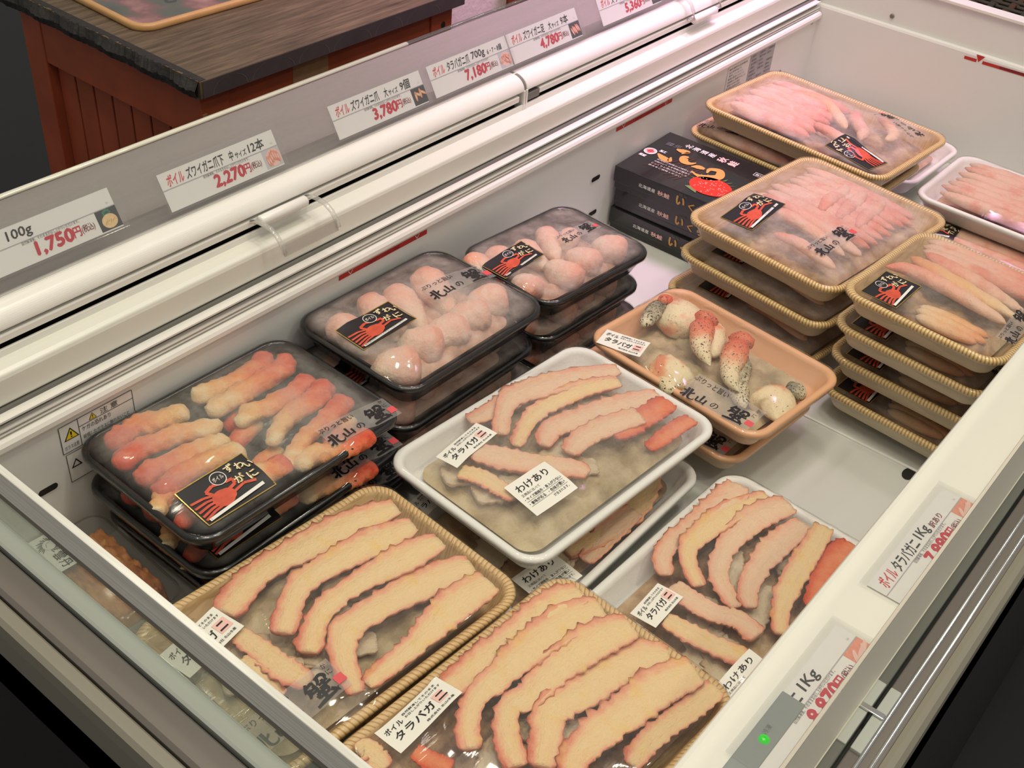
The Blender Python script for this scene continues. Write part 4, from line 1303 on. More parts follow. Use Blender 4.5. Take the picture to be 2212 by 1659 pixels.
# ---------------------------------------------------------------- trays of crab
LEGS={
 'WG1':[[(126,54,24),(80,66,36),(34,77,37),(-10,81,28),(-38,73,31),(-69,60,33)],
  [(121,24,23),(81,34,36),(36,38,30),(2,38,26),(-21,28,24),(-49,6,27)],
  [(125,-7,24),(85,-1,35),(43,5,25),(5,6,23),(-20,-3,22),(-45,-23,27)],
  [(127,-47,31),(80,-33,38),(38,-27,30),(-5,-27,29),(-28,-48,23),(-43,-89,19)],
  [(121,-80,32),(85,-78,37),(49,-78,30),(21,-81,21),(-3,-89,21),(-32,-100,17)],
  [(-74,36,17),(-71,7,22),(-70,-23,25),(-64,-47,20)],
  [(-91,12,18),(-88,-16,19),(-87,-39,17)]],
 'WG2':[[(130,66,28),(99,74,36),(61,80,34),(25,84,31),(-4,84,28),(-30,81,27)],
  [(129,42,28),(101,53,39),(70,56,37),(39,56,32),(6,54,27),(-23,52,20),(-47,37,20),(-59,23,23)],
  [(132,11,31),(92,23,39),(45,27,31),(13,25,27),(-7,29,20),(-28,12,22),(-43,-12,24)],
  [(141,-32,27),(112,-15,38),(83,-6,37),(47,-3,34),(15,2,30),(-8,-12,27),(-29,-26,26)],
  [(139,-59,32),(98,-47,38),(63,-43,35),(29,-39,32),(-1,-39,27),(-19,-46,23)],
  [(142,-87,23),(98,-77,22),(64,-73,21),(38,-73,20),(21,-76,18)],
  [(-120,107,15),(-114,84,20),(-114,61,19)],
  [(-89,54,15),(-86,39,17),(-82,22,17)]],
 'W2':[[(125,82,27),(91,102,39),(45,101,32),(11,95,22),(-18,77,20),(-38,60,20)],
  [(130,42,25),(83,60,31),(34,64,27),(5,62,20),(-15,48,18),(-30,26,19)],
  [(137,22,30),(95,36,34),(53,38,26),(17,31,21),(-6,17,20),(-25,-14,18)],
  [(126,-3,26),(77,1,31),(35,-2,24),(1,-11,21),(-15,-24,18)],
  [(133,-23,22),(78,-31,25),(34,-38,24),(2,-48,18),(-24,-62,19)],
  [(133,-55,26),(92,-52,30),(49,-61,20),(26,-65,15)],
  [(-45,46,22),(-49,25,25),(-47,-1,24),(-36,-23,23),(-39,-47,27)],
  [(-85,27,20),(-81,-1,24),(-77,-32,24),(-71,-54,24)]],
 'W1':[[(45,93,24),(5,106,30),(-25,100,24),(-47,91,17)],
  [(141,32,20),(100,53,31),(51,69,36),(12,77,29),(-16,65,20),(-41,45,21)],
  [(124,18,21),(81,37,28),(41,45,28),(8,44,21),(-19,34,18),(-40,23,17)],
  [(142,-26,27),(95,-8,36),(45,6,34),(7,15,27),(-18,4,20)],
  [(93,-37,28),(47,-22,30),(18,-17,27),(-8,-23,21)],
  [(139,-42,27),(101,-39,30),(66,-39,28),(47,-39,19)],
  [(139,-74,19),(101,-71,21),(67,-70,16)],
  [(-82,45,27),(-66,18,33),(-50,-9,30),(-27,-42,27),(-22,-58,20)],
  [(-109,37,20),(-100,13,22),(-96,-13,19),(-95,-26,16)]],
 'T1':[[(-104,72,19),(-79,80,23),(-55,76,24),(-17,64,21)],
  [(-117,41,22),(-90,49,22),(-61,43,21),(-32,33,21),(-8,22,17)],
  [(-114,11,22),(-89,17,23),(-57,12,22),(-16,3,21)],
  [(-114,-16,22),(-73,-9,23),(-50,-14,24),(-18,-23,25)],
  [(95,91,14),(86,72,20),(67,69,23),(38,71,23),(-4,76,20)],
  [(111,64,19),(93,51,23),(59,47,22),(29,48,23),(-9,43,19)],
  [(104,21,22),(82,13,22),(50,13,22),(24,18,21),(2,13,15)],
  [(110,-3,24),(81,-11,22),(54,-13,22),(26,-22,18),(3,-35,15)],
  [(107,-30,23),(78,-40,21),(46,-45,19),(16,-55,17),(-8,-69,15)],
  [(-1,-57,18),(-21,-62,22),(-41,-60,19)],
  [(-92,-15,19),(-111,-20,18),(-127,-32,15)],
  [(0,-62,20),(-19,-62,22),(-36,-59,20)],
  [(88,-90,21),(59,-86,22),(26,-74,21),(0,-72,19)]],
 'T2':[[(64,55,39),(44,7,23)],
  [(14,53,37),(-6,3,21)],
  [(-19,62,35),(-37,16,20)],
  [(-72,57,36),(-83,19,21)],
  [(100,-33,41),(70,-23,34)],
  [(59,-38,37),(32,-26,30)],
  [(20,-39,38),(-11,-30,28)],
  [(-20,-41,41),(-41,-21,32)],
  [(-68,-50,44),(-95,-32,33)]],
 'T3':[[(-97,60,32),(-102,30,21)],
  [(-57,52,33),(-62,21,22)],
  [(-18,41,33),(-26,8,22)],
  [(30,45,28),(6,11,19)],
  [(74,-43,39),(64,-19,29)],
  [(23,-42,37),(18,-15,28)],
  [(-18,-48,35),(-23,-17,27)],
  [(-77,-35,33),(-78,-11,25)],
  [(56,25,24),(31,15,19)]],
}
STK={
 'W1': [('boil', -80, 56, 6, 66, 28), ('wake', -71, -39, -4, 56, 48)] ,
 'W1b': [('boil', -90, 90, 6, 62, 26), ('wake', -92, -68, -6, 56, 44)] ,
 'WG1': [('boil', -102, 47, 9, 63, 37), ('brand', -86, -58, 0, 91, 35)] ,
 'WG2': [('boil', -64, 75, 3, 72, 29)] ,
 'W2': [('boil', -78, 42, 2, 47, 29), ('wake', -91, -67, -1, 59, 33)] ,
 'O1': [('boil', -68, 83, -74, 56, 31), ('brand', -68, -62, -86, 89, 41)] ,
 'T1': [('crab', -69, -58, -2, 75, 51), ('brand', 84, -74, -5, 86, 31)] ,
 'T2': [('crab', -58, 15, -2, 78, 46), ('brand', 72, 13, -5, 95, 33)] ,
 'T3': [('crab', -62, 17, 3, 72, 38), ('brand', 51, 11, 1, 69, 22)] ,
 'Y1': [('crab', -71, 59, 4, 80, 48), ('brand', -54, -53, 1, 91, 29)] ,
 'Y2': [('crab', -63, 55, 0, 58, 45), ('brand', -21, -79, 4, 72, 21)] ,
 'Y3': [('crab', -68, -94, 81, 81, 43), ('brand', 68, -86, 77, 82, 36)] ,
}

D = .032
PK = 'wrapped crab trays in the freezer'


def fill_sticks(root):
    rng = random.Random(5)
    for i, p in enumerate(LEGS['T1']):
        round_leg([(x, y, w_ * 1.16) for x, y, w_ in p], -.005 + .003 * (i % 2), i + 3, 'stick', root, 'crab_stick', lump=.24, K=16, N=34, flat=.68, power=14)
    for i in range(9):
        x, y = rng.uniform(-95, 95), rng.uniform(-70, 70)
        round_leg([(x - 25, y - 8, 20), (x, y, 22), (x + 25, y + 6, 20)], -.017, 40 + i, 'stick', root, 'crab_stick', flat=.7, N=16, K=10)


def fill_shoulder(key, k=1.0):
    def f(root):
        bed(*((.175, .125) if key == 'T2' else (.145, .10)), -.015, 'bed_pink', root, 51)
        for i, p in enumerate(LEGS[key]):
            (x0, y0, a), (x1, y1, b) = p
            q = [(x0 + (x0 - x1) * .30, y0 + (y0 - y1) * .30, a * 1.05), (x0, y0, a * 1.22), (x1, y1, b * 1.25), (x1 + (x1 - x0) * .5, y1 + (y1 - y0) * .5, b * .75)]
            lim = 82 if key == 'T2' else 70
            q = [(max(-L_ , min(L_, x)), max(-lim, min(lim, y)), w_) for (x, y, w_) in q for L_ in ((104 if key == 'T2' else 90),)]
            round_leg(q, -.0095, i * 5 + 11, 'shoulder', root, 'crab_shoulder', lump=.10, power=3, K=20, N=26, flat=.86)
    return f


def fill_king(key, mats, bedmat, zs=.0045, red=()):
    def f(root):
        L, W = DIM[key]
        bed(L - .048, W - .048, -.0135, bedmat, root, seed=len(key) + ord(key[-1]), amp=.0042)
        rng = random.Random(ord(key[-1]))
        for i in range(7):
            x, y, a = rng.uniform(-L * 330, L * 330), rng.uniform(-W * 300, W * 300), rng.uniform(-.7, .7)
            dx, dy = 34 * math.cos(a), 34 * math.sin(a)
            king_leg([(x + dx, y + dy, 22), (x, y + 5, 34), (x - dx, y - dy, 26)], -.0055 - .001 * (i % 3), 70 + i, 'king_pale', root)
        for i, p in enumerate(LEGS[key]):
            p = [(max(-L * 500 + 13, min(L * 500 - 13, x)), max(-W * 500 + 11 + w_ * .5, min(W * 500 - 11 - w_ * .5, y)), w_) for x, y, w_ in p]
            king_leg(p, zs + .0016 * ((i * 2) % 3) - (.004 if p[0][2] < 22 and i > 4 else 0), i * 3 + 1, 'king_red' if i in red else mats[i % len(mats)], root)
    return f


def bars(root, n, x0, x1, y0, y1, z, mat, seed, wdt=17, along='y', bend=0, flat=.75):
    rng = random.Random(seed)
    for i in range(n):
        t = (i + .5) / n
        e = [rng.uniform(-5, 5) for _ in range(4)]
        if along == 'y':
            x = x0 + (x1 - x0) * t
            pts = [(x + e[0] * .4, y0 + e[1], wdt * .72), (x + bend * .5, y0 * .65 + y1 * .35, wdt), (x + bend * .7 + e[2] * .3, y0 * .3 + y1 * .7, wdt * .98), (x + bend + e[3] * .5, y1 + e[2], wdt * .8)]
        else:
            y = y0 + (y1 - y0) * t
            pts = [(x0 + e[1], y + e[0] * .4, wdt * .72), (x0 * .65 + x1 * .35, y + bend * .5, wdt), (x0 * .3 + x1 * .7, y + bend * .7 + e[2] * .3, wdt * .98), (x1 + e[2], y + bend + e[3] * .5, wdt * .8)]
        round_leg(pts, z + rng.uniform(-.0015, .0015), seed + i, mat, root, lump=.09, K=12, N=22, flat=flat)


def fill_snow_a(root):
    bed(.291 - .05, .235 - .05, -.016, 'bed', root, 21)
    bars(root, 8, -18, 118, -84, 92, -.003, 'snow', 61, 22)
    bars(root, 3, 10, 104, 20, -62, .0035, 'snow', 75, 19, 'x', bend=16)
    for i, p in enumerate(([(-52, 88, 17), (-40, 40, 21), (-44, -10, 20), (-64, -78, 15)], [(-18, 80, 16), (-20, 30, 20), (-30, -30, 20), (-48, -92, 18)], [(-92, 10, 13), (-86, -20, 18), (-92, -55, 18), (-100, -88, 14)])):
        round_leg(p, .004, 90 + i, 'snow', root, lump=.10, K=14, N=30, flat=.7)


def fill_snow_b(root):
    bed(.211 - .05, .20 - .05, -.016, 'bed', root, 23)
    bars(root, 3, 50, 88, -76, 78, -.001, 'snow', 131, 24)
    for i, p in enumerate(([(-22, 84, 14), (-6, 62, 20), (-8, 10, 21), (-24, -68, 14)], [(22, 74, 16), (14, 40, 22), (4, -20, 22), (-4, -74, 13)], [(44, 66, 16), (36, 30, 23), (26, -24, 21), (14, -72, 14)])):
        round_leg(p, .0025, 140 + i, 'snow' if i != 1 else 'snow_orange', root, lump=.10, K=14, N=30, flat=.75)
    bars(root, 3, -70, -40, -60, 20, -.012, 'snow_orange', 150, 17)


def fill_snow_c(root):
    bed(.216 - .05, .319 - .05, -.016, 'bed', root, 29)
    bars(root, 7, -78, 66, -16, 132, -.0015, 'snow', 161, 26)
    for i, p in enumerate(([(40, 96, 15), (50, 40, 20), (30, 2, 20), (-6, -40, 18)], [(60, -20, 17), (34, -34, 21), (6, -62, 20), (-22, -74, 13)], [(72, -52, 15), (58, -78, 18), (30, -100, 17), (8, -100, 13)], [(-30, 0, 17), (-42, -50, 20), (-60, -92, 17)])):
        round_leg(p, .003, 180 + i, 'snow_orange' if i in (0, 2) else 'snow', root, lump=.10, K=14, N=28, flat=.75)


def fill_long(root):
    bed(.195 - .05, .29 - .05, -.014, 'bed_pink', root, 31)
    bars(root, 7, -74, 76, -118, 120, .001, 'snow', 201, 25, flat=.75)


def fill_claws(root):
    bed(.184 - .05, .2505 - .05, -.017, 'bed_pale', root, 37)
    # (base x, y) -> (tip x, y), width, upright
    barrels = (([(12, 98, 34), (28, 84, 60), (50, 76, 58), (68, 70, 34)], .95, .45), ([(-80, 34, 36), (-68, 24, 54), (-54, 13, 58), (-38, 10, 40)], .30, .95), ([(-2, -70, 36), (-7, -84, 56), (-14, -100, 44), (-34, -114, 20)], .25, .95))
    for i, (p, e0, e1) in enumerate(barrels):
        c = empty('crab_claw', None, None); c.parent = root
        round_leg(p, -.008, 300 + i, 'claw', c, 'claw_palm', lump=.10, power=3, K=22, N=28, erange=(e0, e1), flat=.66)
        a, b = p[0], p[-1]
        if i == 0:
            round_leg([(36, 102, 22), (18, 104, 22), (-8, 96, 20), (-22, 92, 13)], .002, 330, 'claw_speck', c, 'claw_finger', lump=.12, K=12, N=20, flat=.7)
            round_leg([(40, 96, 14), (34, 104, 18), (26, 102, 14)], .009, 331, 'claw_dark', c, 'claw_finger', lump=.12, K=12, N=16, erange=(0, .3), flat=.7)
        elif i == 1:
            round_leg([(-60, 32, 20), (-78, 8, 24), (-92, -10, 18)], -.004, 333, 'claw_dark', c, 'claw_finger', lump=.12, K=12, N=20, erange=(.1, .9), flat=.7)
        else:
            round_leg([(20, -88, 26), (26, -101, 26), (33, -108, 16)], -.006, 334, 'claw_speck', c, 'claw_finger', lump=.12, K=12, N=20, flat=.7)
    for i, (p, q) in enumerate((([(46, 50, 30), (22, 36, 30), (-1, 20, 24), (-14, 3, 16), (-24, -12, 6)], [(60, 44, 26), (34, 22, 26), (6, 4, 18)]), ([(46, -4, 30), (16, -17, 32), (-13, -32, 24), (-30, -48, 17), (-36, -62, 7)], [(34, -22, 24), (-6, -42, 24), (-32, -63, 22), (-44, -78, 12)]))):
        c = empty('crab_claw', None, None); c.parent = root
        round_leg(p, .003, 350 + i, 'claw_dark', c, 'claw_finger', lump=.10, power=5, K=14, N=26, erange=(-.05, .95), flat=.75)
        round_leg(q, -.007, 360 + i, 'claw_speck' if i else 'claw', c, 'claw_finger', lump=.12, power=5, K=14, N=24, erange=(.4, 1), flat=.75)
        round_leg([(p[0][0] + 8, p[0][1] + 2, 22), (p[0][0] - 2, p[0][1] - 2, 30), (p[0][0] - 12, p[0][1] - 6, 22)], .004, 370 + i, 'claw_dark', c, 'claw_knuckle', lump=.25, power=3, K=14, N=18, erange=(.0, .35), flat=.8)


DIM = {'W1': (.308, .209), 'WG1': (.29, .205), 'WG2': (.29, .205), 'W2': (.30, .205)}
wide = lambda s, *k: [t for t in STK[s] if not k or t[0] in k]

# black trays of red crab sticks by the rear liner
t = pack('crab_stick_tray', 'black tray of red crab sticks, topmost of its stack by the caution sticker', 'tray of crab', PK, (.543, .710, .14, -1.0), .262, .194, D, 'black', fill_sticks, STK['T1'], 'film_dark')
again(t, 'black tray of crab sticks, middle one of the stack beside the sea urchin box', (.5455, .7095, .095, -.3))
again(t, 'black tray of crab sticks at the bottom of the stack beside the sea urchin box', (.560, .7105, .049, .3))
# black trays of shoulder meat
t = pack('crab_shoulder_tray', 'black tray of pale pink crab shoulders, topmost of the front stack of those', 'tray of crab', PK, (.806, .714, .145, -1.2), .2335, .183, D, 'black', fill_shoulder('T2'), STK['T2'], 'film_frost')
again(t, 'black tray of crab shoulders, middle one of the front stack of those', (.797, .714, .097, -.8))
again(t, 'black tray of crab shoulders, lowest of the front stack, next to the white trays', (.804, .6985, .049, .8))
t = pack('crab_shoulder_tray', 'black tray of pale pink crab shoulders, topmost of the rear stack near the black boxes', 'tray of crab', PK, (1.036, .697, .135, -5), .20, .158, D, 'black', fill_shoulder('T3'), STK['T3'], 'film_frost')
again(t, 'black tray of crab shoulders, middle one of the stack near the black boxes', (1.024, .6955, .09, -3))
again(t, 'black tray of crab shoulders, lowest of the stack near the black boxes', (1.026, .690, .045, -1))
# white trays of king crab
t = pack('king_crab_tray', 'white foam tray of opened crab legs lying on top of another white tray', 'tray of crab', PK, (.783, .499, .10, -4), .308, .209, D, 'white', fill_king('W1', ('king_pink', 'king_pink', 'king'), 'bed_pale', .003, (5, 6)), STK['W1'], 'film_mist')
LEGS['W1b'] = [[(x, -y - 4 if i == 0 else y, w_) for x, y, w_ in p] for i, p in enumerate(LEGS['W1'][:5])] + [[(140, -40, 20), (90, -62, 34), (40, -74, 36), (-10, -70, 30), (-50, -62, 24)]]
DIM['W1b'] = (.305, .205)
t = pack('king_crab_tray', 'white foam tray of crab legs lying underneath another white tray, white note at its corner', 'tray of crab', PK, (.757, .4845, .046, 0), .305, .205, D, 'white', fill_king('W1b', ('king_pink', 'king'), 'bed', .002), STK['W1b'], 'film_clear')
t = pack('king_crab_tray', 'white foam tray of crab legs with a bright red leg, tucked under the front deck', 'tray of crab', PK, (.778, .268, .050, -2), .30, .205, D, 'white', fill_king('W2', ('king_pink', 'king', 'king_pink'), 'bed', .006, (5,)), STK['W2'], 'film_clear')
# wood-print trays of king crab
t = pack('king_crab_tray', 'wood-print foam tray of opened crab legs partly behind the metal-capped end glass', 'tray of crab', PK, (.463, .506, .10, -4), .29, .205, D, 'wood', fill_king('WG1', ('king',), 'bed_pale', .0045, ()), STK['WG1'], 'film_clear')
again(t, 'wood-print tray of crab legs lowest of two, under the one behind the end glass', (.460, .507, .053, -4))
t = pack('king_crab_tray', 'wood-print foam tray of opened crab legs nearest the front deck and green lamp', 'tray of crab', PK, (.490, .294, .102, -3.4), .29, .205, D, 'wood', fill_king('WG2', ('king', 'king', 'king'), 'bed', .0065, (7,)), STK['WG2'], 'film_clear')
again(t, 'wood-print tray of crab legs lowest of two, under the one next to the front deck', (.476, .292, .053, -3.4))
# peach trays of claws
t = pack('crab_claw_tray', 'peach foam tray of whole spotted crab claws under wrinkled wrap', 'tray of crab', PK, (1.033, .4586, .10, -5.9), .180, .2505, D, 'peach', fill_claws, STK['O1'], 'film_clear')
again(t, 'peach foam tray of crab claws lowest of two, only a corner showing', (1.033, .480, .050, -5))
# yellow trays of snow crab legs
t = pack('snow_crab_tray', 'yellow ribbed tray of frosted pink crab legs, topmost of three beside the black boxes', 'tray of crab', PK, (1.336, .489, .15, -6.5), .291, .235, D, 'yellow', fill_snow_a, STK['Y1'], 'film_frost')
again(t, 'yellow ribbed tray of crab legs, middle one of three beside the black boxes', (1.327, .488, .102, -6.5))
again(t, 'yellow ribbed tray of crab legs, lowest of three beside the black boxes', (1.316, .492, .050, -6.5))
t = pack('snow_crab_tray', 'yellow ribbed tray of pink crab legs, topmost of four against the front deck', 'tray of crab', PK, (1.233, .266, .187, -4), .211, .20, D, 'yellow', fill_snow_b, STK['Y2'], 'film_mist')
again(t, 'yellow ribbed tray of crab legs, second from the top of four against the front deck', (1.236, .266, .140, -4))
again(t, 'yellow ribbed tray of crab legs, third from the top of four against the front deck', (1.245, .265, .093, -3))
again(t, 'yellow ribbed tray of crab legs, lowest of four, resting on the freezer floor', (1.241, .262, .045, -4))
t = pack('snow_crab_tray', 'large yellow tray of pink crab legs lying in the far corner, printed name upside down', 'tray of crab', PK, (1.611, .6226, .152, -4.5), .216, .319, D, 'yellow', fill_snow_c, STK['Y3'], 'film_frost', sag=.00002)
STK['Y3c'] = [('brand', -52, 108, -78, 86, 36)]
t = pack('snow_crab_tray', 'yellow tray mostly hidden under the large one in the far corner, printed name showing', 'tray of crab', PK, (1.600, .640, .105, -3), .20, .315, D, 'yellow', fill_snow_c, [('brand', -58, 112, -86, 80, 34)], 'film_frost')
# white trays of long legs
t = pack('snow_crab_tray', 'white tray of long pink crab legs in a row by the far end wall', 'tray of crab', PK, (1.698, .312, .095, -1), .195, .29, D, 'white', fill_long, [], 'film_mist')
t = pack('snow_crab_tray', 'white tray with a crab sticker lying under the tray of long pink legs', 'tray of crab', PK, (1.655, .310, .050, -1), .195, .29, D, 'white', fill_long, [('crab', -60, 100, -84, 70, 44)], 'film_mist')
t = pack('snow_crab_tray', 'white tray poking out from beneath the large yellow tray in the far corner', 'tray of crab', PK, (1.815, .640, .052, -2), .195, .30, D, 'white', fill_long, [], 'film_frost')

# ---------------------------------------------------------------- sea urchin box
u = empty('sea_urchin_box', 'clear lidded box of orange sea urchin behind the near end glass', 'box of sea urchin', (.3855, .735, .002))
UL, UW, UD = .078, .148, .050
V, F = [], []
prof = [(.012, 0), (.010, .002), (.003, .040), (0, .0415), (0, .0435), (.003, .0445), (.0045, .0490), (.008, .0500)]
nn = 0
for ins, z in prof:
    lp = rr(UL - 2 * ins, UW - 2 * ins, .016 - ins * .5, 6, 8)
    nn = len(lp)
    V += [(a, b, z) for a, b in lp]
for k in range(len(prof) - 1):
    F += [(k * nn + i, k * nn + (i + 1) % nn, (k + 1) * nn + (i + 1) % nn, (k + 1) * nn + i) for i in range(nn)]
F += [tuple(range(nn))[::-1], tuple((len(prof) - 1) * nn + i for i in range(nn))]
M['box_clear'] = clear('clear_box_plastic', (.96, .96, .95), .05, (.7, .7, .68), .08)
mesh('clear_box', V, F, 'box_clear', u, True)
g = np.array([(a, b) for b in np.linspace(-1, 1, 56) for a in np.linspace(-1, 1, 42)])
x, y = sq2rr(g[:, 0], g[:, 1], UL - .010, UW - .026, .010)
p = np.stack([x, y, 0 * x], 1)
rim = np.clip((1 - np.maximum(abs(g[:, 0]), abs(g[:, 1]))) * 8, 0, 1)
hh = .038 + .0045 * np.abs(hashn(p * 210, 3)) ** .7 * 1.5 + .002 * hashn(p * 600, 8)
z = hh * rim + .004 * (1 - rim)
mesh('sea_urchin_meat', np.stack([x, y, z], 1), [(j * 42 + i, j * 42 + i + 1, (j + 1) * 42 + i + 1, (j + 1) * 42 + i) for j in range(55) for i in range(41)], 'uni', u, True, None, None, {'edge': .55 + hashn(p * 150, 5) * .3})
mb = MB(); mb.box(-.0385, -.0095, .020, .074, .0502, .0506, 'paper'); lab = mb.build('paper_label', u)
mb = MB()
for i in range(34):
    a = i * 2 * math.pi / 34
    if not (3.6 < a < 4.3):
        r1 = .0098 + .003 * ((i * 7) % 5) / 5
        mb.line([(-.0235 + .0062 * math.cos(a), .058 + .0062 * math.sin(a)), (-.0235 + r1 * math.cos(a + .2), .058 + r1 * math.sin(a + .2))], .0008, .0508, 'ink')
mb.ell(-.0235, .058, .0060, .0068, .0509, 'paper')
mb.line([(-.027, .056), (-.025, .061), (-.0205, .062)], .0005, .0510, 'ink_grey')
put_text(mb, '雲', -.0290, .0445, .0105, .0115, 'ink', .0508, bold=.02, rot=-90)
put_text(mb, '丹', -.0290, .0325, .0100, .0110, 'ink', .0508, bold=.02, rot=-90)
mb.build('lettering', lab)
u.rotation_euler = (0, 0, R(-3))

# ---------------------------------------------------------------- black roe cartons
def carton(label, x, y, z0, yaw, h=.0355):
    c = empty('roe_carton', label, 'carton', (x, y, z0), (0, 0, R(yaw)), 'black cartons of salmon roe')
    L, W = .155, .192
    mb = MB(); mb.box(-L / 2 + .002, L / 2 - .002, -W / 2 + .002, W / 2 - .002, 0, h * .55, 'black_box'); mb.build('carton_base', c, bevel=.0008)
    mb = MB(); mb.box(-L / 2, L / 2, -W / 2, W / 2, h * .30, h, 'black_box'); lid = mb.build('carton_lid', c, bevel=.0010)
    # text frame: reading direction -y, up +x
    d = MB()
    T = lambda u_, v_: (u_, v_)
    for i in range(7):
        t = i * .9
        d.line([(.030 + .010 * i, .030 + .008 * math.sin(t)), (.060 + .008 * i, .060 + .010 * math.cos(t)), (.075 + .006 * i, .090 + .012 * math.sin(t + 1))], .0016, .0001, 'brown_print')
    def vt(txt, u0, v0, size, ink, z=.0002, bold=.02, wide=1.0):
        for i, ch in enumerate(txt):
            put_text(d, ch, u0 + size * (1.12 * i + 1), v0, size * wide, size * .96, ink, z, bold=bold, rot=90)
    vt('北海道産', .044, .122, .0125, 'ink_white', bold=.02)
    vt('秋鮭', .104, .119, .0165, 'ink_pink', bold=.04)
    vt('醤油', .018, .108, .0120, 'ink_grey', bold=.01)
    brush(d, [[(.02, .30, .05), (.26, .18, .22), (.46, .16, .16), (.40, .36, .03)], [(.26, .84, .06), (.44, .86, .22), (.60, .92, .10), (.50, .70, .03)]], .026, .058, .058, 'gold_orange', .0004)
    brush(d, [[(.10, .62, .06), (.02, .50, .24), (.14, .30, .26), (.34, .30, .16), (.46, .46, .04)]], .064, .066, .052, 'gold_orange', .0004)
    brush(d, [[(.0, .30, .04), (.16, .40, .20), (.34, .42, .10)], [(.14, .10, .05), (.34, .02, .10), (.60, .06, .26), (.84, .30, .26), (.70, .60, .20), (.46, .50, .14), (.50, .28, .04)]], .088, .058, .058, 'gold_orange', .0004)
    for i in range(4):
        put_text(d, ('北海道の秋鮭から採卵した', '大粒のいくらを特製の醤油で', 'じっくりと漬け込みました', '旨みをご賞味ください')[i], .036, .058 - .0075 * i, .064 - .006 * (i == 3), .0042, 'ink_white', .0002)
    for i in range(16):
        a = i * .28 - .6
        d.poly([(.143 + .030 * math.cos(a) - .002, .046 + .024 * math.sin(a)), (.143 + .041 * math.cos(a), .046 + .034 * math.sin(a)), (.143 + .030 * math.cos(a) + .002, .046 + .024 * math.sin(a) + .002)], .0003, 'leaf')
    d.poly([(.112, .020), (.136, .012), (.128, .034)], .0003, 'leaf')
    d.ell(.143, .043, .034, .026, .0004, 'roe', 30)
    rng = random.Random(4)
    for i in range(60):
        a, r_ = rng.uniform(0, 6.28), math.sqrt(rng.random())
        d.ell(.143 + .031 * r_ * math.cos(a), .043 + .023 * r_ * math.sin(a), .0012, .0006, .0005, 'ink_pink', 6)
    d.ell(.014, .074, .0105, .0105, .0003, 'ink_white', 20); d.ell(.014, .074, .0092, .0092, .0004, 'ink_pink', 20)
    for i in range(4):
        d.ell(.014 + .0035 * math.cos(i * 1.57), .074 + .0035 * math.sin(i * 1.57), .0032, .0032, .0005, 'seal', 10)
    put_text(d, '加工', .024, .082, .012, .0075, 'ink_white', .0003, bold=.05)
    put_text(d, '認証', .006, .052, .012, .0075, 'ink_white', .0003, bold=.05)
    for a, b in (((.172, .118), (.194, .118)), ((.194, .118), (.194, .128)), ((.194, .128), (.172, .128)), ((.172, .128), (.172, .118))):
        d.line([a, b], .0008, .0003, 'ink_white')
    vt('要冷凍', .1745, .1198, .0056, 'ink_white', .0003, .01)
    # (u, v) -> top face; u runs along -y, v along +x
    V = [(-L / 2 + v[1] * 1.03, W / 2 - v[0] * .95, h + .0003 + v[2]) for v in d.v]
    mesh('lettering', V, d.f, d.mats, lid, False, d.m)
    s = MB()
    put_text(s, '北海道産', .046, .010, .030, .0085, 'ink_white', .0002, bold=.02)
    put_text(s, '秋鮭', .080, .009, .022, .0105, 'ink_pink', .0002, bold=.04)
    put_text(s, 'い', .112, .006, .016, .020, 'gold_orange', .0003, bold=.07, rot=-4)
    put_text(s, 'く', .134, .004, .011, .017, 'gold_orange', .0003, bold=.06, rot=-4)
    put_text(s, 'ら', .152, .003, .018, .021, 'gold_orange', .0003, bold=.06, rot=-4)
    put_text(s, '醤油', .117, .0265, .014, .0060, 'ink_grey', .0003)
    V = [(-L / 2 - .0004 - v[2], W / 2 - v[0] * .95, h * .30 + v[1] * .72) for v in s.v]
    mesh('lettering', V, s.f, s.mats, lid, False, s.m)
    return c


carton('black roe carton, topmost of three, with red roe picture', 1.404, .7125, .0725, 1.5)
carton('black roe carton, middle one of three', 1.412, .7110, .0363, 0.6)
carton('black roe carton, lowest of three, standing on the freezer floor', 1.409, .7130, .0005, 0.0)

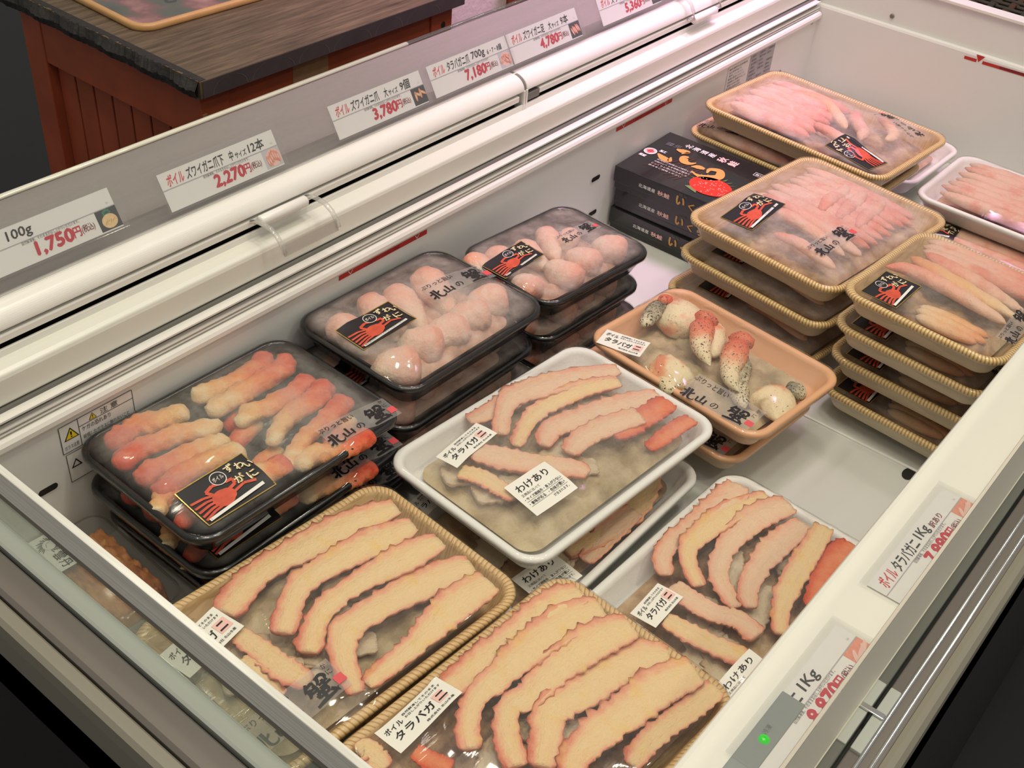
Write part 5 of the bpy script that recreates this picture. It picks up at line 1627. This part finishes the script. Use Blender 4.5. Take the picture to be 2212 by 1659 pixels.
# ---------------------------------------------------------------- stand, sign and rack behind
def stand(label, x, y, wd, dp, zt, dt):
    s = empty('wooden_stand', label, 'stand', (x, y, -.75), group='red wooden stands behind the freezer')
    zt += .75
    mb = MB()
    nseg = 190
    top = [(-.012, -.012), (wd + .012, -.012), (wd + .012, dp), (-.012, dp)]
    mb.box(-.008, wd + .012, -.014, dt, zt, zt + .024, 'board')
    mb.box(-.004, wd + .012, -.0150, -.0139, zt + .0002, zt + .0235, 'wood_edge')
    for i in range(6):
        q = [(wd * (.08 + .15 * i) + .03 * math.cos(a) * (1 + .3 * (i % 2)), zt + .001 + .021 * math.sin(a)) for a in [k * math.pi / 8 for k in range(9)]]
        for a, b in zip(q, q[1:]):
            mb.add([(a[0], -.0153, a[1]), (b[0], -.0153, b[1]), (b[0] + .0012, -.0153, b[1]), (a[0] + .0012, -.0153, a[1])], [(0, 1, 2, 3)], 'grain_line')
    mb.build('board_top', s)
    rng = random.Random(9)
    mb = MB()
    V, F = [], []
    for i in range(nseg + 1):
        yy = -.012 + dt * i / nseg
        o1, o2 = rng.uniform(.000, .004) + .003 * math.sin(i * .31), rng.uniform(-.003, .004) + .002 * math.sin(i * .17)
        V += [(-.012 - o1 * .5, yy, zt + .001), (-.014 - o1, yy, zt + .012), (-.008 + o2, yy, zt + .0248), (.004, yy, zt + .0245), (.004, yy, zt)]
    for i in range(nseg):
        F += [(i * 5 + k, (i + 1) * 5 + k, (i + 1) * 5 + (k + 1) % 5, i * 5 + (k + 1) % 5) for k in range(5)]
    mb.add(V, F, 'bark'); mb.build('rough_edge', s)
    for px, py in ((0, 0), (wd - .05, 0), (0, dp - .06), (wd - .05, dp - .06)):
        mb = MB(); mb.box(px, px + .05, py, py + .05, 0, zt, 'wood_red'); mb.build('post', s, bevel=.002)
    mb = MB(); mb.box(.05, wd - .05, .004, .03, zt - .07, zt, 'wood_red'); mb.box(.17, .24, .0032, .0045, zt - .040, zt - .006, 'wood_scuff'); mb.box(.002, .010, -.0008, 0, zt - .09, zt - .03, 'wood_scuff'); mb.build('front_rail', s, bevel=.001)
    mb = MB(); mb.box(.05, wd - .05, .012, .03, .02, zt - .07, 'wood_red'); mb.build('front_panel', s)
    mb = MB(); mb.box(.002, .03, .05, dp - .06, zt - .075, zt, 'wood_red'); mb.build('side_rail', s, bevel=.001)
    mb = MB()
    n = 7
    for i in range(n):
        y0 = .05 + (dp - .11) * i / n
        mb.box(.016, .03, y0 + .002, y0 + (dp - .11) / n - .002, .02, zt - .07, 'wood_red')
    mb.box(.022, .03, .05, dp - .06, .02, zt - .07, 'blackgap')
    mb.build('plank_panel', s, bevel=.0015)
    for a, b in ((.012, zt - .045), (.026, zt - .05), (wd - .022, zt - .03)):
        mb = MB(); mb.add([(a + .005 * math.cos(t), -.0006, b + .006 * math.sin(t)) for t in [k * math.pi / 6 for k in range(12)]], [tuple(range(12))], 'blackgap'); mb.build('nail_hole', s)
    return s


stand('red wooden stand with dark board top behind the freezer, picture sign lying on it', .905, 1.2130, .515, .43, .208, .78)
stand('red wooden stand farther along, only a sliver above the acrylic guard', 1.605, 1.2130, .45, .43, .225, .50)
sg = empty('picture_sign', 'bamboo-edged picture sign lying on the dark board top', 'sign', (1.225, 1.595, .2325), (0, 0, R(-2)))
SL, SW = .56, .46
mb = MB(); mb.extr([(0, 0), (0, .006), (.002, .008), (.005, .008), (.007, .006), (.007, 0)], 0, 1, 'bamboo')
mb = MB()
lp = [(rr(SL - 2 * i, SW - 2 * i, .03 - i), z) for i, z in ((.001, 0), (0, .002), (0, .007), (.002, .0095), (.008, .0095), (.010, .0075), (.010, .001))]
V, F = [], []
for q, z in lp:
    V += [(a, b, z) for a, b in q]
n = len(lp[0][0])
for k in range(len(lp) - 1):
    F += [(k * n + i, k * n + (i + 1) % n, (k + 1) * n + (i + 1) % n, (k + 1) * n + i) for i in range(n)]
F.append(tuple(range(n))[::-1])
mb.add(V, F, 'bamboo'); mb.build('sign_frame', sg, True)
q = rr(SL - .021, SW - .021, .02)
mb = MB(); mb.poly([(a, b) for a, b in q], .006, 'collage')
brush(mb, [[(.5, .9, .05), (.35, .55, .10), (.5, .35, .09), (.75, .5, .06)], [(.25, .25, .06), (.2, .1, .08), (.35, .05, .07), (.4, .2, .05), (.25, .25, .05)]], -.20, -.17, .07, 'ink', .0064)
mb.build('picture', sg)
mb = MB(); mb.add([(a, b, .0072) for a, b in q], [tuple(range(len(q)))], 'sleeve'); mb.build('clear_cover', sg)

wk = empty('wicker_rack', 'dark wicker rack beyond the far end of the freezer', 'rack', (2.75, .80, -.75))
mb = MB(); mb.box(-.25, .30, -.55, .35, 0, .74, 'steel_dark'); mb.build('rack_body', wk)
rng = random.Random(2)
mb = MB()
for i in range(19):
    x = -.25 + .55 * i / 18
    mb.tube([(x, -.55, .752), (x, .35, .752)], .0045, 'wicker', 6)
for i in range(24):
    y = -.55 + .90 * i / 23
    mb.tube([(-.25 + .03 * j, y, .752 + .006 * (1 if (i + j) % 2 else -1)) for j in range(19)], .0075, 'wicker_red' if i % 3 == 0 else 'wicker', 6, .6)
mb.build('woven_top', wk, True)
mb = MB(); mb.box(-.275, -.25, -.56, .36, 0, .765, 'steel_dark'); mb.build('front_edge', wk, bevel=.004)
